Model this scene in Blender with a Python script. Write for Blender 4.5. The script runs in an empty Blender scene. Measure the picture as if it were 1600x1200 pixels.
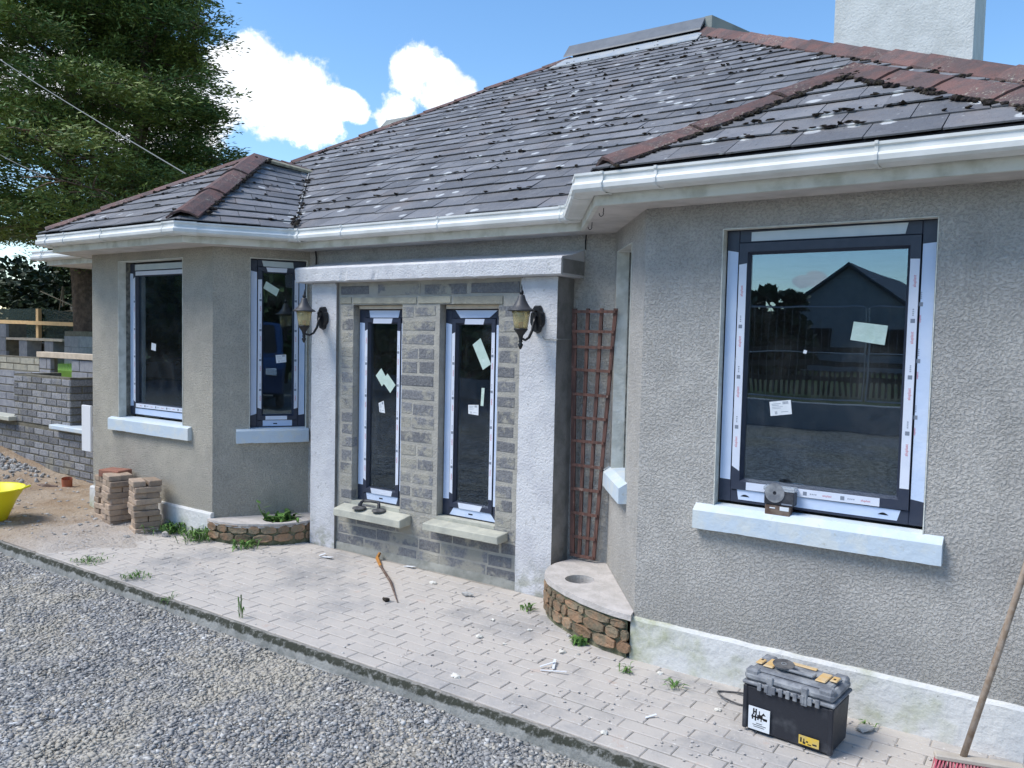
import bpy, bmesh, math, random
import numpy as np
from mathutils import Vector, Matrix, noise as mnoise

random.seed(7)
RNG = np.random.default_rng(11)
SC = bpy.context.scene
COL = SC.collection

# ------------------------------------------------------------------ camera
F_PX, YAW, PITCH, ROLL, CAM_Z = 1279.55, 0.60662, -0.05508, 0.02218, 1.6
cy, sy, cp, sp = math.cos(YAW), math.sin(YAW), math.cos(PITCH), math.sin(PITCH)
FWD = Vector((-sy*cp, cy*cp, sp)); RT = Vector((cy, sy, 0)); UP = RT.cross(FWD)
R2 = RT*math.cos(ROLL) + UP*math.sin(ROLL); U2 = UP*math.cos(ROLL) - RT*math.sin(ROLL)
cam = bpy.data.cameras.new('camera'); camo = bpy.data.objects.new('camera', cam); COL.objects.link(camo)
m = Matrix((R2, U2, -FWD)).transposed().to_4x4(); m.translation = Vector((0, 0, CAM_Z))
camo.matrix_world = m
cam.sensor_width = 36; cam.lens = F_PX/1600*36; cam.clip_start = .05; cam.clip_end = 1500
SC.camera = camo

def pix_dir(u, v):
    d = FWD + R2*((u-800)/F_PX) - U2*((v-600)/F_PX); d.normalize(); return d

# ------------------------------------------------------------------ light
SUN_EL, SUN_AZ = 54, 222      # azimuth: compass style, 0 = +y, clockwise; 205 = front-left of the house
SC.view_settings.view_transform = 'Standard'; SC.view_settings.look = 'None'
SC.view_settings.exposure = 0.97; SC.view_settings.gamma = 1
el, az = math.radians(SUN_EL), math.radians(SUN_AZ)
sun_dir = Vector((math.sin(az)*math.cos(el), math.cos(az)*math.cos(el), math.sin(el)))
sd = bpy.data.lights.new('sun', 'SUN'); sd.energy = 2.0; sd.angle = math.radians(28); sd.color = (1, .95, .87)
so = bpy.data.objects.new('sun', sd); COL.objects.link(so)
so.rotation_euler = (-sun_dir).to_track_quat('-Z', 'Y').to_euler(); so.location = (0, 0, 30)

world = bpy.data.worlds.new('World'); SC.world = world; world.use_nodes = True
nt = world.node_tree; nt.nodes.clear()
def WN(t, **k):
    n = nt.nodes.new(t)
    for a, b in k.items(): setattr(n, a, b)
    return n
def wlink(a, b): nt.links.new(a, b)
sky = WN('ShaderNodeTexSky', sky_type='NISHITA'); sky.sun_disc = False
sky.sun_elevation = el; sky.sun_rotation = az; sky.altitude = 50; sky.air_density = 1.1; sky.dust_density = .1; sky.ozone_density = 3
tc = WN('ShaderNodeTexCoord')
nz = WN('ShaderNodeTexNoise'); nz.inputs['Scale'].default_value = 9; nz.inputs['Detail'].default_value = 9; nz.inputs['Roughness'].default_value = .6
wlink(tc.outputs['Generated'], nz.inputs['Vector'])
def wmath(op, a, b=None, clamp=False):
    n = WN('ShaderNodeMath', operation=op, use_clamp=clamp)
    for i, x in enumerate((a, b)):
        if x is None: continue
        if isinstance(x, (int, float)): n.inputs[i].default_value = x
        else: wlink(x, n.inputs[i])
    return n.outputs[0]
def wdot(vec):
    n = WN('ShaderNodeVectorMath', operation='DOT_PRODUCT'); wlink(tc.outputs['Generated'], n.inputs[0]); n.inputs[1].default_value = vec
    return n.outputs['Value']
def ellipse(d, a, b, tilt=0):
    d = Vector(d).normalized(); r = d.cross(Vector((0, 0, 1))).normalized(); u = r.cross(d)
    c, s = math.cos(tilt), math.sin(tilt); r, u = r*c+u*s, u*c-r*s
    x = wmath('DIVIDE', wdot(r), a); y = wmath('DIVIDE', wdot(u), b); z = wmath('GREATER_THAN', wdot(d), 0)
    q = wmath('ADD', wmath('MULTIPLY', x, x), wmath('MULTIPLY', y, y))
    return wmath('ADD', wmath('MULTIPLY', wmath('SUBTRACT', 1.0, q), z), wmath('MULTIPLY', wmath('SUBTRACT', z, 1.0), 5.0))
ells = []
for u, v, a, b, t in ((385, 130, .062, .055, 0), (450, 165, .075, .06, -.2), (540, 165, .032, .022, -.2), (455, 205, .055, .018, 0), (250, 160, .10, .07, 0), (90, 130, .14, .05, .1),
                      (648, 112, .034, .038, -.3), (695, 145, .046, .032, -.5), (620, 180, .03, .03, 0)):
    ells.append(ellipse(pix_dir(u, v), a, b, t))
for _u, _v, _a, _b in ((1252, 440, .012, .008), (1272, 436, .013, .011), (1290, 443, .012, .007)): _d = pix_dir(_u, _v); ells.append(ellipse((_d.x, -_d.y, _d.z), _a, _b))
for azd, eld, a, b in ((150, 14, .16, .06), (120, 20, .12, .07), (235, 24, .2, .08), (262, 12, .12, .05), (60, 16, .2, .07), (85, 30, .14, .06)):
    A, E_ = math.radians(azd), math.radians(eld)
    ells.append(ellipse((math.sin(A)*math.cos(E_), math.cos(A)*math.cos(E_), math.sin(E_)), a, b))
acc = ells[0]
for e_ in ells[1:]: acc = wmath('MAXIMUM', acc, e_)
acc = wmath('MAXIMUM', acc, -2.6)
nz3 = WN('ShaderNodeTexNoise'); nz3.inputs['Scale'].default_value = 38; nz3.inputs['Detail'].default_value = 7; nz3.inputs['Roughness'].default_value = .65
wlink(tc.outputs['Generated'], nz3.inputs['Vector'])
msk = wmath('ADD', wmath('ADD', acc, wmath('MULTIPLY', wmath('SUBTRACT', nz.outputs['Fac'], .5), 2.8)), wmath('MULTIPLY', wmath('SUBTRACT', nz3.outputs['Fac'], .5), 1.5))
mr = WN('ShaderNodeMapRange', interpolation_type='SMOOTHSTEP'); wlink(msk, mr.inputs['Value'])
mr.inputs['From Min'].default_value = .12; mr.inputs['From Max'].default_value = .62
nz2 = WN('ShaderNodeTexNoise'); nz2.inputs['Scale'].default_value = 16; nz2.inputs['Detail'].default_value = 6
wlink(tc.outputs['Generated'], nz2.inputs['Vector'])
crr = WN('ShaderNodeValToRGB'); wlink(nz2.outputs['Fac'], crr.inputs[0])
crr.color_ramp.elements[0].position = .3; crr.color_ramp.elements[0].color = (4.6, 5.0, 5.7, 1)
crr.color_ramp.elements[1].position = .62; crr.color_ramp.elements[1].color = (8.2, 8.2, 8.1, 1)
hsv = WN('ShaderNodeHueSaturation'); hsv.inputs['Saturation'].default_value = 1.16; hsv.inputs['Value'].default_value = 1.02
wlink(sky.outputs[0], hsv.inputs['Color'])
mx = WN('ShaderNodeMix', data_type='RGBA'); wlink(mr.outputs[0], mx.inputs[0]); wlink(hsv.outputs[0], mx.inputs[6]); wlink(crr.outputs[0], mx.inputs[7])
bg = WN('ShaderNodeBackground'); bg.inputs['Strength'].default_value = .11; wlink(mx.outputs[2], bg.inputs['Color'])
wo = WN('ShaderNodeOutputWorld'); wlink(bg.outputs[0], wo.inputs['Surface'])

KF, KB = 2.772, 2.826          # kerb front, back
# ------------------------------------------------------------------ materials
class NT:
    def __init__(s, name):
        s.m = bpy.data.materials.new(name); s.m.use_nodes = True; s.t = s.m.node_tree
        s.b = s.t.nodes['Principled BSDF']; s.geo = s.n('ShaderNodeNewGeometry'); s.oi = s.n('ShaderNodeObjectInfo')
        s.pos = s.geo.outputs['Position']
    def n(s, t, **k):
        x = s.t.nodes.new(t)
        for a, b in k.items(): setattr(x, a, b)
        return x
    def l(s, a, b): s.t.links.new(a, b)
    def put(s, sock, v):
        if isinstance(v, (int, float)): sock.default_value = v
        elif isinstance(v, (tuple, list)): sock.default_value = (*v, 1) if len(v) == 3 and sock.type == 'RGBA' else v
        else: s.l(v, sock)
    def noise(s, scale, detail=4, rough=.55, vec=None, dist=0, color=False):
        x = s.n('ShaderNodeTexNoise'); x.inputs['Scale'].default_value = scale; x.inputs['Detail'].default_value = detail
        x.inputs['Roughness'].default_value = rough; x.inputs['Distortion'].default_value = dist
        s.l(vec if vec else s.pos, x.inputs['Vector']); return x.outputs['Color' if color else 'Fac']
    def vor(s, scale, feature='F1', vec=None, out='Distance', rand=1):
        x = s.n('ShaderNodeTexVoronoi', feature=feature); x.inputs['Scale'].default_value = scale; x.inputs['Randomness'].default_value = rand
        s.l(vec if vec else s.pos, x.inputs['Vector']); return x.outputs[out]
    def vscale(s, v):
        x = s.n('ShaderNodeVectorMath', operation='MULTIPLY'); s.l(s.pos, x.inputs[0]); x.inputs[1].default_value = v; return x.outputs[0]
    def mix(s, f, a, b, blend='MIX'):
        x = s.n('ShaderNodeMix', data_type='RGBA', blend_type=blend); s.put(x.inputs[0], f); s.put(x.inputs[6], a); s.put(x.inputs[7], b); return x.outputs[2]
    def ramp(s, f, a, b, lo=0., hi=1.):
        x = s.n('ShaderNodeMapRange', interpolation_type='SMOOTHSTEP'); s.put(x.inputs['Value'], f)
        x.inputs['From Min'].default_value = a; x.inputs['From Max'].default_value = b
        x.inputs['To Min'].default_value = lo; x.inputs['To Max'].default_value = hi; return x.outputs[0]
    def math(s, op, a, b=0., clamp=False):
        x = s.n('ShaderNodeMath', operation=op, use_clamp=clamp); s.put(x.inputs[0], a); s.put(x.inputs[1], b); return x.outputs[0]
    def rnd(s):
        return s.math('FRACT', s.math('ADD', s.oi.outputs['Random'], s.geo.outputs['Random Per Island']))
    def val(s, c, f, lo, hi):      # multiply brightness by a factor in lo..hi following f
        h = s.n('ShaderNodeHueSaturation'); s.put(h.inputs['Color'], c); s.l(s.ramp(f, 0, 1, lo, hi), h.inputs['Value']); return h.outputs[0]
    def bump(s, h, dist, strength=1., prev=None):
        x = s.n('ShaderNodeBump'); s.l(h, x.inputs['Height']); x.inputs['Distance'].default_value = dist; x.inputs['Strength'].default_value = strength
        if prev: s.l(prev, x.inputs['Normal'])
        s.l(x.outputs[0], s.b.inputs['Normal']); return x.outputs[0]
    def set(s, col, rough=.8, spec=.3, metal=0):
        s.put(s.b.inputs['Base Color'], col); s.put(s.b.inputs['Roughness'], rough)
        s.b.inputs['Specular IOR Level'].default_value = spec; s.b.inputs['Metallic'].default_value = metal; return s.m

def simple(name, c1, c2=None, scale=8, rough=.7, bump=0, bscale=60, rv=0, spec=.3, metal=0, detail=5, lo=.35, hi=.65):
    N = NT(name); c = c1
    if c2: c = N.mix(N.ramp(N.noise(scale, detail), lo, hi), c1, c2)
    if rv: c = N.val(c, N.rnd(), 1-rv, 1+rv)
    if bump: N.bump(N.noise(bscale, 4), bump)
    return N.set(c, rough, spec, metal)

MT = {}
# sprayed pebble-dash render
def render_mat(name, ca, cb, cellscale=80, dist=.005, stain=True):
    N = NT(name)
    n1 = N.noise(cellscale, 3, .6, dist=.45); n2 = N.noise(cellscale*2.6, 3, .6); big = N.noise(1.6, 5, .6); mid = N.noise(9, 4)
    h = N.math('ADD', N.math('MULTIPLY', N.ramp(n1, .36, .62), .75), N.math('MULTIPLY', n2, .35))
    c = N.mix(N.ramp(big, .38, .62), ca, cb)
    c = N.mix(N.ramp(h, .1, .6), N.mix(.26, c, (.06, .06, .06)), c)
    c = N.val(c, mid, .86, 1.13)
    if stain:
        st = N.noise(1, 4, vec=N.vscale((7, 7, .9)))
        c = N.mix(N.ramp(st, .55, .75, 0, .15), c, (.11, .11, .095))
        sep = N.n('ShaderNodeSeparateXYZ'); N.l(N.pos, sep.inputs[0])
        c = N.mix(N.math('MULTIPLY', N.ramp(sep.outputs[2], .55, .15, 0, .3), N.ramp(mid, .3, .7)), c, (.16, .15, .1))
    N.bump(h, dist)
    return N.set(c, .92, .15)
MT['render'] = render_mat('rough_cast_render', (.52, .50, .465), (.45, .435, .41))
MT['render_l'] = render_mat('fine_cast_render', (.53, .495, .42), (.47, .44, .38), 95, .006)
N = NT('smooth_painted_render')
c = N.mix(N.ramp(N.noise(6, 5), .4, .65), (.66, .66, .67), (.58, .58, .60))
c = N.mix(N.ramp(N.noise(30, 4, .65), .60, .72, 0, .55), c, (.26, .26, .24))
sep = N.n('ShaderNodeSeparateXYZ'); N.l(N.pos, sep.inputs[0])
c = N.mix(N.math('MULTIPLY', N.ramp(sep.outputs[2], .3, 0, 0, .6), N.ramp(N.noise(14, 4), .4, .65)), c, (.24, .25, .16))
N.bump(N.math('ADD', N.noise(70, 4, .6), N.math('MULTIPLY', N.noise(12, 3), .8)), .007); MT['post'] = N.set(c, .85, .2)
N = NT('shaded_return_render')  # post render toned down: shade of the return faces put into the colour
c = N.mix(N.ramp(N.noise(8, 4), .4, .65), (.30, .295, .285), (.22, .22, .21))
N.bump(N.noise(70, 4, .6), .006); MT['postshade'] = N.set(c, .9, .15)
N = NT('white_plinth_paint')
g = N.math('MULTIPLY', N.ramp(N.noise(2.3, 4, .6), .46, .62), N.ramp(N.noise(16, 4, .7), .3, .7, .35, 1))
c = N.mix(N.math('MULTIPLY', g, .75), (.66, .66, .64), (.34, .36, .19)); c = N.mix(N.ramp(N.noise(40, 4, .7), .66, .74, 0, .8), c, (.2, .2, .18))
N.bump(N.noise(16, 5), .012); MT['plinth'] = N.set(c, .7, .3)
N = NT('pale_blue_sill_paint')
c = N.mix(N.ramp(N.noise(7, 5, .65), .45, .6), (.55, .64, .72), (.62, .67, .68)); c = N.mix(N.ramp(N.noise(26, 5, .7), .6, .74, 0, .6), c, (.42, .42, .36))
N.bump(N.noise(35, 4), .003); MT['sill'] = N.set(c, .6, .35)
MT['reveal'] = simple('white_reveal_paint', (.72, .72, .66), (.56, .56, .5), 14, .7, .004, 50)
MT['raw'] = simple('raw_reveal_mortar', (.24, .23, .2), (.1, .1, .09), 24, .95, .012, 45)
MT['csill'] = simple('cream_concrete_sill', (.55, .54, .45), (.43, .43, .37), 10, .85, .003, 90)
MT['mortar'] = simple('beige_mortar', (.43, .41, .36), (.36, .345, .31), 12, .95, .006, 70)
MT['footing'] = simple('grey_footing', (.32, .32, .29), (.22, .225, .2), 9, .95, .006, 60)
N = NT('grey_block_with_mortar_smears')
c = N.mix(N.ramp(N.noise(70, 3), .35, .65), (.20, .203, .215), (.265, .267, .272)); c = N.val(c, N.rnd(), .85, 1.15)
sm = N.math('ADD', N.noise(5.5, 5, .65), N.math('MULTIPLY', N.math('SUBTRACT', N.rnd(), .5), .16))
c = N.mix(N.ramp(sm, .47, .58, 0, .88), c, (.41, .39, .33)); N.bump(N.math('ADD', N.noise(55, 5, .7), N.math('MULTIPLY', N.noise(14, 5, .7), 1.2)), .010); MT['block'] = N.set(c, .95, .1)
N = NT('dense_block_in_mortar')
c = N.mix(N.ramp(N.noise(60, 3), .35, .65), (.185, .187, .20), (.28, .28, .285)); c = N.val(c, N.rnd(), .75, 1.3)
c = N.mix(N.ramp(N.noise(3, 5, .6), .56, .7, 0, .7), c, (.33, .31, .25)); N.bump(N.noise(50, 4, .7), .006); MT['block2'] = N.set(c, .95, .1)
MT['beigeblock'] = simple('beige_block', (.42, .40, .32), (.32, .31, .26), 9, .95, .008, 50, rv=.12)
MT['newblock'] = simple('pale_new_block', (.30, .305, .32), (.24, .245, .27), 12, .95, .006, 60, rv=.12)
MT['mortar2'] = simple('brown_mortar', (.20, .18, .135), (.14, .13, .10), 14, .95, .008, 60)
# slate
N = NT('roof_slate')
c = N.mix(N.ramp(N.noise(5, 5, .6), .38, .64), (.165, .166, .174), (.21, .206, .208))
c = N.val(c, N.rnd(), .78, 1.22)
c = N.mix(N.ramp(N.noise(38, 5, .7), .56, .7, 0, .5), c, (.25, .25, .26))
fl = N.noise(1, 5, .7, vec=N.vscale((55, 18, 18))); c = N.mix(N.ramp(fl, .6, .7, 0, .7), c, (.045, .042, .048))
v1 = N.vor(5.6); keep = N.ramp(N.noise(1.7, 3), .38, .5); li = N.math('MULTIPLY', N.ramp(N.math('ADD', v1, N.math('MULTIPLY', N.noise(45, 3), .16)), .30, .24), keep)
c = N.mix(N.math('MULTIPLY', li, .9), c, (.56, .57, .56))
v2 = N.vor(17); c = N.mix(N.math('MULTIPLY', N.ramp(v2, .13, .06), N.ramp(N.noise(3.1, 3), .48, .62)), c, (.43, .44, .42))
v3 = N.noise(9, 5, .75); c = N.mix(N.ramp(v3, .6, .72, 0, .75), c, (.045, .04, .042))
c = N.mix(N.ramp(N.noise(2.3, 4), .55, .72, 0, .35), c, (.25, .2, .17))
N.bump(N.math('ADD', N.noise(30, 5, .7), N.math('MULTIPLY', fl, .5)), .006); MT['slate'] = N.set(c, .62, .35)
MT['deck'] = simple('roof_underlay', (.03, .03, .034), rough=.95)
N = NT('red_clay_ridge_tile')
c = N.mix(N.ramp(N.noise(7, 5, .65), .38, .62), (.205, .115, .10), (.135, .098, .093)); c = N.val(c, N.rnd(), .8, 1.2)
c = N.mix(N.math('MULTIPLY', N.ramp(N.noise(52, 5, .75), .54, .64), N.ramp(N.noise(2.2, 4, .6), .46, .64)), c, (.42, .39, .31))
c = N.mix(N.ramp(N.noise(11, 5, .7), .58, .7, 0, .7), c, (.07, .055, .05))
N.bump(N.noise(45, 5, .7), .01); MT['tile'] = N.set(c, .8, .25)
MT['tilemortar'] = simple('ridge_mortar', (.42, .39, .28), (.25, .24, .19), 22, .95, .008, 60)
MT['moss'] = simple('dark_moss', (.028, .022, .024), (.055, .045, .03), 50, 1, .01, 120)
MT['upvc'] = simple('white_upvc', (.78, .79, .77), (.66, .67, .64), 5, .6, spec=.4)
MT['fascia'] = simple('weathered_white_fascia', (.70, .70, .64), (.50, .50, .43), 9, .6, .002, 60, lo=.42, hi=.72)
MT['soffit'] = simple('white_soffit', (.62, .58, .55), (.5, .47, .44), 6, .7)
MT['frame'] = simple('anthracite_pvc', (.028, .036, .062), (.036, .044, .07), 20, .42, spec=.5)
MT['film'] = simple('pale_blue_film', (.55, .66, .86), (.62, .71, .88), 6, .35, .003, 20, spec=.5)
MT['film2'] = simple('white_printed_film', (.74, .78, .88), (.68, .73, .84), 6, .35, .002, 20, spec=.5)
MT['filmtop'] = simple('pale_green_film', (.50, .58, .62), (.58, .64, .67), 6, .35, .002, 20, spec=.5)
MT['redprint'] = simple('red_print', (.62, .08, .1), rough=.5)
MT['greyprint'] = simple('grey_print', (.22, .25, .31), rough=.5)
MT['blackprint'] = simple('black_print', (.02, .02, .022), rough=.5)
MT['paper'] = simple('white_label_paper', (.78, .81, .84), (.7, .74, .77), 30, .6)
MT['greenpaper'] = simple('pale_green_label', (.52, .66, .58), (.6, .73, .66), 18, .35, .006, 30, spec=.5)
MT['void'] = simple('drain_slot', (.01, .012, .015), rough=.9)
# glass: clear double glazing with a mirror-like coating
N = NT('window_glass'); N.t.nodes.remove(N.b)
gl = N.n('ShaderNodeBsdfGlossy'); gl.inputs['Roughness'].default_value = 0.0; gl.inputs['Color'].default_value = (.66, .83, 1, 1)
tr = N.n('ShaderNodeBsdfTransparent'); tr.inputs['Color'].default_value = (.8, .85, .84, 1)
fr = N.n('ShaderNodeFresnel'); fr.inputs['IOR'].default_value = 2.35
wv = N.noise(2.2, 2); bp_ = N.n('ShaderNodeBump'); N.l(wv, bp_.inputs['Height']); bp_.inputs['Distance'].default_value = .0006; N.l(bp_.outputs[0], gl.inputs['Normal'])
ms = N.n('ShaderNodeMixShader'); N.l(fr.outputs[0], ms.inputs[0]); N.l(tr.outputs[0], ms.inputs[1]); N.l(gl.outputs[0], ms.inputs[2])
df = N.n('ShaderNodeBsdfDiffuse'); df.inputs['Color'].default_value = (.5, .5, .48, 1); m2 = N.n('ShaderNodeMixShader')
N.l(N.math('ADD', N.ramp(N.noise(3.5, 6, .7), .45, .75, .012, .07), N.ramp(N.noise(1, 3, vec=N.vscale((30, 30, 2.5))), .55, .75, 0, .02)), m2.inputs[0]); N.l(ms.outputs[0], m2.inputs[1]); N.l(df.outputs[0], m2.inputs[2])
N.l(m2.outputs[0], N.t.nodes['Material Output'].inputs['Surface']); MT['glass'] = N.m
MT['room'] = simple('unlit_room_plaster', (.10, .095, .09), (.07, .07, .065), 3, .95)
MT['curtain'] = simple('pale_curtain', (.82, .78, .7), (.72, .68, .6), 5, .9)
# ground
N = NT('grey_block_paver')
c = N.mix(N.ramp(N.noise(50, 4), .35, .65), (.29, .285, .28), (.37, .355, .345)); c = N.val(c, N.rnd(), .88, 1.1)
dust = N.ramp(N.math('ADD', N.noise(1.5, 6, .62), N.math('MULTIPLY', N.noise(14, 4), .12)), .38, .6, .2, .96)
c = N.mix(dust, c, (.53, .485, .435)); c = N.mix(N.ramp(N.noise(6, 5, .7), .62, .68, 0, .5), c, (.50, .385, .32))
c = N.mix(N.ramp(N.noise(42, 3), .645, .70, 0, .8), c, (.64, .62, .58)); c = N.mix(N.ramp(N.noise(3.3, 5, .7), .6, .74, 0, .35), c, (.25, .245, .235))
N.bump(N.noise(120, 3), .002); MT['paver'] = N.set(c, .9, .2)
MT['joint'] = simple('dusty_joint_sand', (.42, .375, .33), (.22, .21, .185), 4, .95, .006, 90, lo=.42, hi=.62)
N = NT('gravel_bed'); c = N.mix(N.ramp(N.noise(3, 5), .4, .62), (.31, .305, .295), (.42, .385, .325))
c = N.val(c, N.vor(60, out='Color'), .55, 1.5); N.bump(N.vor(60), .02); MT['gravelbed'] = N.set(c, .95, .15)
N = NT('crushed_stone')
r = N.rnd(); x = N.n('ShaderNodeValToRGB'); N.l(r, x.inputs[0]); e = x.color_ramp.elements
e[0].color = (.16, .158, .155, 1); e[1].color = (.62, .62, .61, 1); e[1].position = 1
for p_, cc in ((.25, (.29, .285, .28)), (.6, (.37, .362, .348)), (.78, (.43, .42, .395)), (.88, (.51, .46, .38))):
    q_ = x.color_ramp.elements.new(p_); q_.color = (*cc, 1)
c = N.mix(N.ramp(N.noise(1.3, 6, .65), .45, .6, 0, .85), x.outputs[0], (.46, .42, .345)); c = N.val(c, N.noise(90, 3), .8, 1.2)
MT['stone'] = N.set(c, .85, .25)
N = NT('concrete_kerb'); c = N.mix(N.ramp(N.noise(9, 5, .65), .4, .6), (.34, .34, .32), (.24, .245, .23))
sep = N.n('ShaderNodeSeparateXYZ'); N.l(N.pos, sep.inputs[0]); w_ = N.math('MULTIPLY', N.math('SUBTRACT', N.noise(18, 5, .7), .5), .05)
yy = N.math('ADD', sep.outputs[1], w_); zz = N.math('ADD', sep.outputs[2], w_)
c = N.mix(N.ramp(yy, KF+.012, KF+.022), c, N.mix(N.ramp(N.noise(5, 5), .4, .6), (.44, .41, .37), (.32, .31, .28)))
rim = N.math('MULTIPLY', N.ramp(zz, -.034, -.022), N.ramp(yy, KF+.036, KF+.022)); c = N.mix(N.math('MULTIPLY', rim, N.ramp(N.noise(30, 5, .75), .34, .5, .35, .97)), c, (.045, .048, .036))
N.bump(N.noise(40, 5, .7), .012); MT['kerb'] = N.set(c, .95, .1)
N = NT('sandy_dirt')
sep = N.n('ShaderNodeSeparateXYZ'); N.l(N.pos, sep.inputs[0]); gx = N.math('ADD', sep.outputs[0], N.math('MULTIPLY', N.noise(1.5, 5), 1.6))
c = N.mix(N.ramp(N.noise(2.2, 6, .65), .4, .6), (.36, .265, .18), (.44, .35, .26)); c = N.mix(N.ramp(gx, -6.4, -5.3), c, (.54, .48, .42)); c = N.mix(N.ramp(N.noise(16, 5, .7), .56, .68, 0, .6), c, (.2, .15, .11))
c = N.mix(N.ramp(N.noise(45, 3), .64, .7), c, (.6, .58, .54)); N.bump(N.noise(25, 6, .7), .03); MT['dirt'] = N.set(c, .97, .1)
N = NT('far_ground'); c = N.mix(N.ramp(N.noise(.25, 5), .42, .6), (.05, .075, .025), (.085, .085, .05)); MT['ground'] = N.set(c, .97, .1)
N = NT('yard_gravel'); c = N.mix(N.ramp(N.noise(.5, 5), .4, .62), (.22, .22, .22), (.26, .235, .19)); c = N.val(c, N.vor(24, out='Color'), .5, 1.5); N.bump(N.vor(24), .03); MT['yard'] = N.set(c, .97, .1)
MT['oldbrick'] = simple('buff_paving_brick', (.43, .325, .235), (.33, .255, .2), 22, .9, .005, 80, rv=.22)
MT['redbrick'] = simple('red_paving_brick', (.33, .15, .10), (.25, .12, .09), 22, .9, .005, 80, rv=.1)
MT['dustwhite'] = simple('dusty_concrete_cap', (.56, .52, .49), (.46, .43, .40), 12, .95, .006, 50)
MT['sandstone'] = simple('rusty_sandstone', (.33, .205, .125), (.21, .175, .12), 14, .9, .012, 45, rv=.25)
MT['mossmortar'] = simple('mossy_mortar', (.22, .21, .14), (.12, .13, .075), 20, .95, .01, 60)
MT['iron'] = simple('black_cast_metal', (.012, .013, .016), rough=.38, spec=.5)
MT['ironhat'] = simple('grey_black_cast_metal', (.05, .052, .058), rough=.5, spec=.5)
N = NT('amber_lantern_glass'); N.b.inputs['Transmission Weight'].default_value = .75; MT['amber'] = N.set((.95, .86, .55), .2, .5)
MT['bulb'] = simple('frosted_bulb', (.85, .8, .68), rough=.3, spec=.5); MT['bulbbase'] = simple('orange_bulb_holder', (.75, .38, .14), rough=.5)
N = NT('brown_stained_timber'); c = N.mix(N.ramp(N.noise(1, 4, vec=N.vscale((60, 60, 6))), .4, .62), (.17, .09, .072), (.10, .06, .052))
c = N.mix(N.ramp(N.noise(13, 5, .7), .6, .68, 0, .7), c, (.32, .23, .19)); MT['trellis'] = N.set(c, .8, .2)
MT['blackplastic'] = simple('dusty_black_plastic', (.024, .026, .034), (.10, .105, .115), 9, .55, .001, 80, lo=.5, hi=.78, spec=.4)
MT['greyplastic'] = simple('dusty_grey_plastic', (.16, .17, .19), (.34, .35, .36), 16, .7, .002, 80, lo=.38, hi=.68)
MT['yellow'] = simple('dusty_yellow_plastic', (.66, .42, .16), (.62, .47, .28), 25, .6, rv=0)
MT['sticker'] = simple('yellow_sticker', (.75, .5, .06), (.6, .45, .15), 30, .6)
MT['tub'] = simple('bright_yellow_rubber', (.86, .77, .02), rough=.45, spec=.4)
MT['handlewood'] = simple('worn_broom_wood', (.25, .18, .125), (.36, .29, .23), 30, .7)
MT['palewood'] = simple('pale_broom_wood', (.5, .45, .38), (.42, .37, .31), 14, .8)
MT['bristle'] = simple('dusty_pink_bristle', (.58, .12, .16), (.45, .16, .18), 30, .7, rv=.2)
MT['clay'] = simple('orange_clay_pipe', (.5, .16, .08), (.38, .14, .08), 18, .75)
MT['newwood'] = simple('new_sawn_timber', (.68, .47, .24), (.6, .42, .22), 10, .75)
MT['plank'] = simple('pale_timber_board', (.66, .55, .42), (.55, .46, .35), 10, .8)
MT['foam'] = simple('cream_foam', (.78, .75, .68), (.66, .63, .56), 50, .9, .01, 60)
MT['whitescrap'] = simple('white_plastic_scrap', (.74, .76, .79), rough=.5)
MT['rust'] = simple('rusty_brown_strip', (.10, .06, .045), (.2, .15, .12), 25, .8)
MT['orangeband'] = simple('orange_rusty_end', (.52, .23, .05), (.35, .17, .06), 30, .8)
MT['rubble'] = simple('pale_rubble', (.42, .41, .39), (.3, .29, .27), 20, .95, .008, 50, rv=.25)
MT['rubber'] = simple('dark_grey_rubber', (.06, .06, .065), (.16, .155, .15), 20, .7)
MT['metalgrey'] = simple('steel_grey_flashing', (.10, .115, .135), (.13, .145, .165), 8, .5, spec=.5)
MT['lead'] = simple('pale_lead_flashing', (.33, .37, .41), (.42, .43, .42), 8, .6)
MT['weathergrey'] = simple('weathered_ridge_cap', (.24, .26, .24), (.32, .33, .29), 5, .6)
N = NT('limewashed_chimney'); c = N.mix(N.ramp(N.noise(4, 5, .65), .38, .64), (.70, .71, .68), (.60, .61, .58)); N.bump(N.noise(45, 4), .006)
c = N.mix(N.ramp(N.noise(25, 5, .7), .6, .7, 0, .5), c, (.33, .34, .33)); MT['chimney'] = N.set(c, .85, .2)
MT['bark'] = simple('cypress_bark', (.20, .14, .10), (.11, .08, .06), 10, .95, .03, 25)
MT['twig'] = simple('bare_twig', (.2, .17, .12), rough=.95)
MT['cabledark'] = simple('weathered_grey_cable', (.22, .23, .22), rough=.7)
MT['cable'] = simple('pale_grey_cable', (.35, .36, .36), rough=.6)
def leafmat(name, ca, cb, cc, rough=.6):
    N = NT(name); c = N.mix(N.ramp(N.noise(.9, 4), .4, .6), ca, cb); c = N.mix(N.ramp(N.rnd(), .55, 1, 0, .8), c, cc); c = N.val(c, N.geo.outputs['Random Per Island'], .65, 1.35)
    return N.set(c, rough, .3)
MT['cypress'] = leafmat('cypress_foliage', (.075, .135, .035), (.165, .22, .05), (.28, .31, .085))
MT['darkleaf'] = leafmat('dark_hedge_leaves', (.02, .035, .015), (.03, .05, .02), (.04, .065, .025))
MT['hedgeleaf'] = leafmat('yard_hedge_leaves', (.10, .15, .05), (.15, .2, .07), (.2, .24, .10))
MT['weed'] = leafmat('weed_leaves', (.07, .16, .03), (.10, .2, .045), (.16, .24, .07))
MT['grass'] = leafmat('bright_grass', (.09, .2, .025), (.12, .24, .03), (.16, .28, .05), .7)
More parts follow.
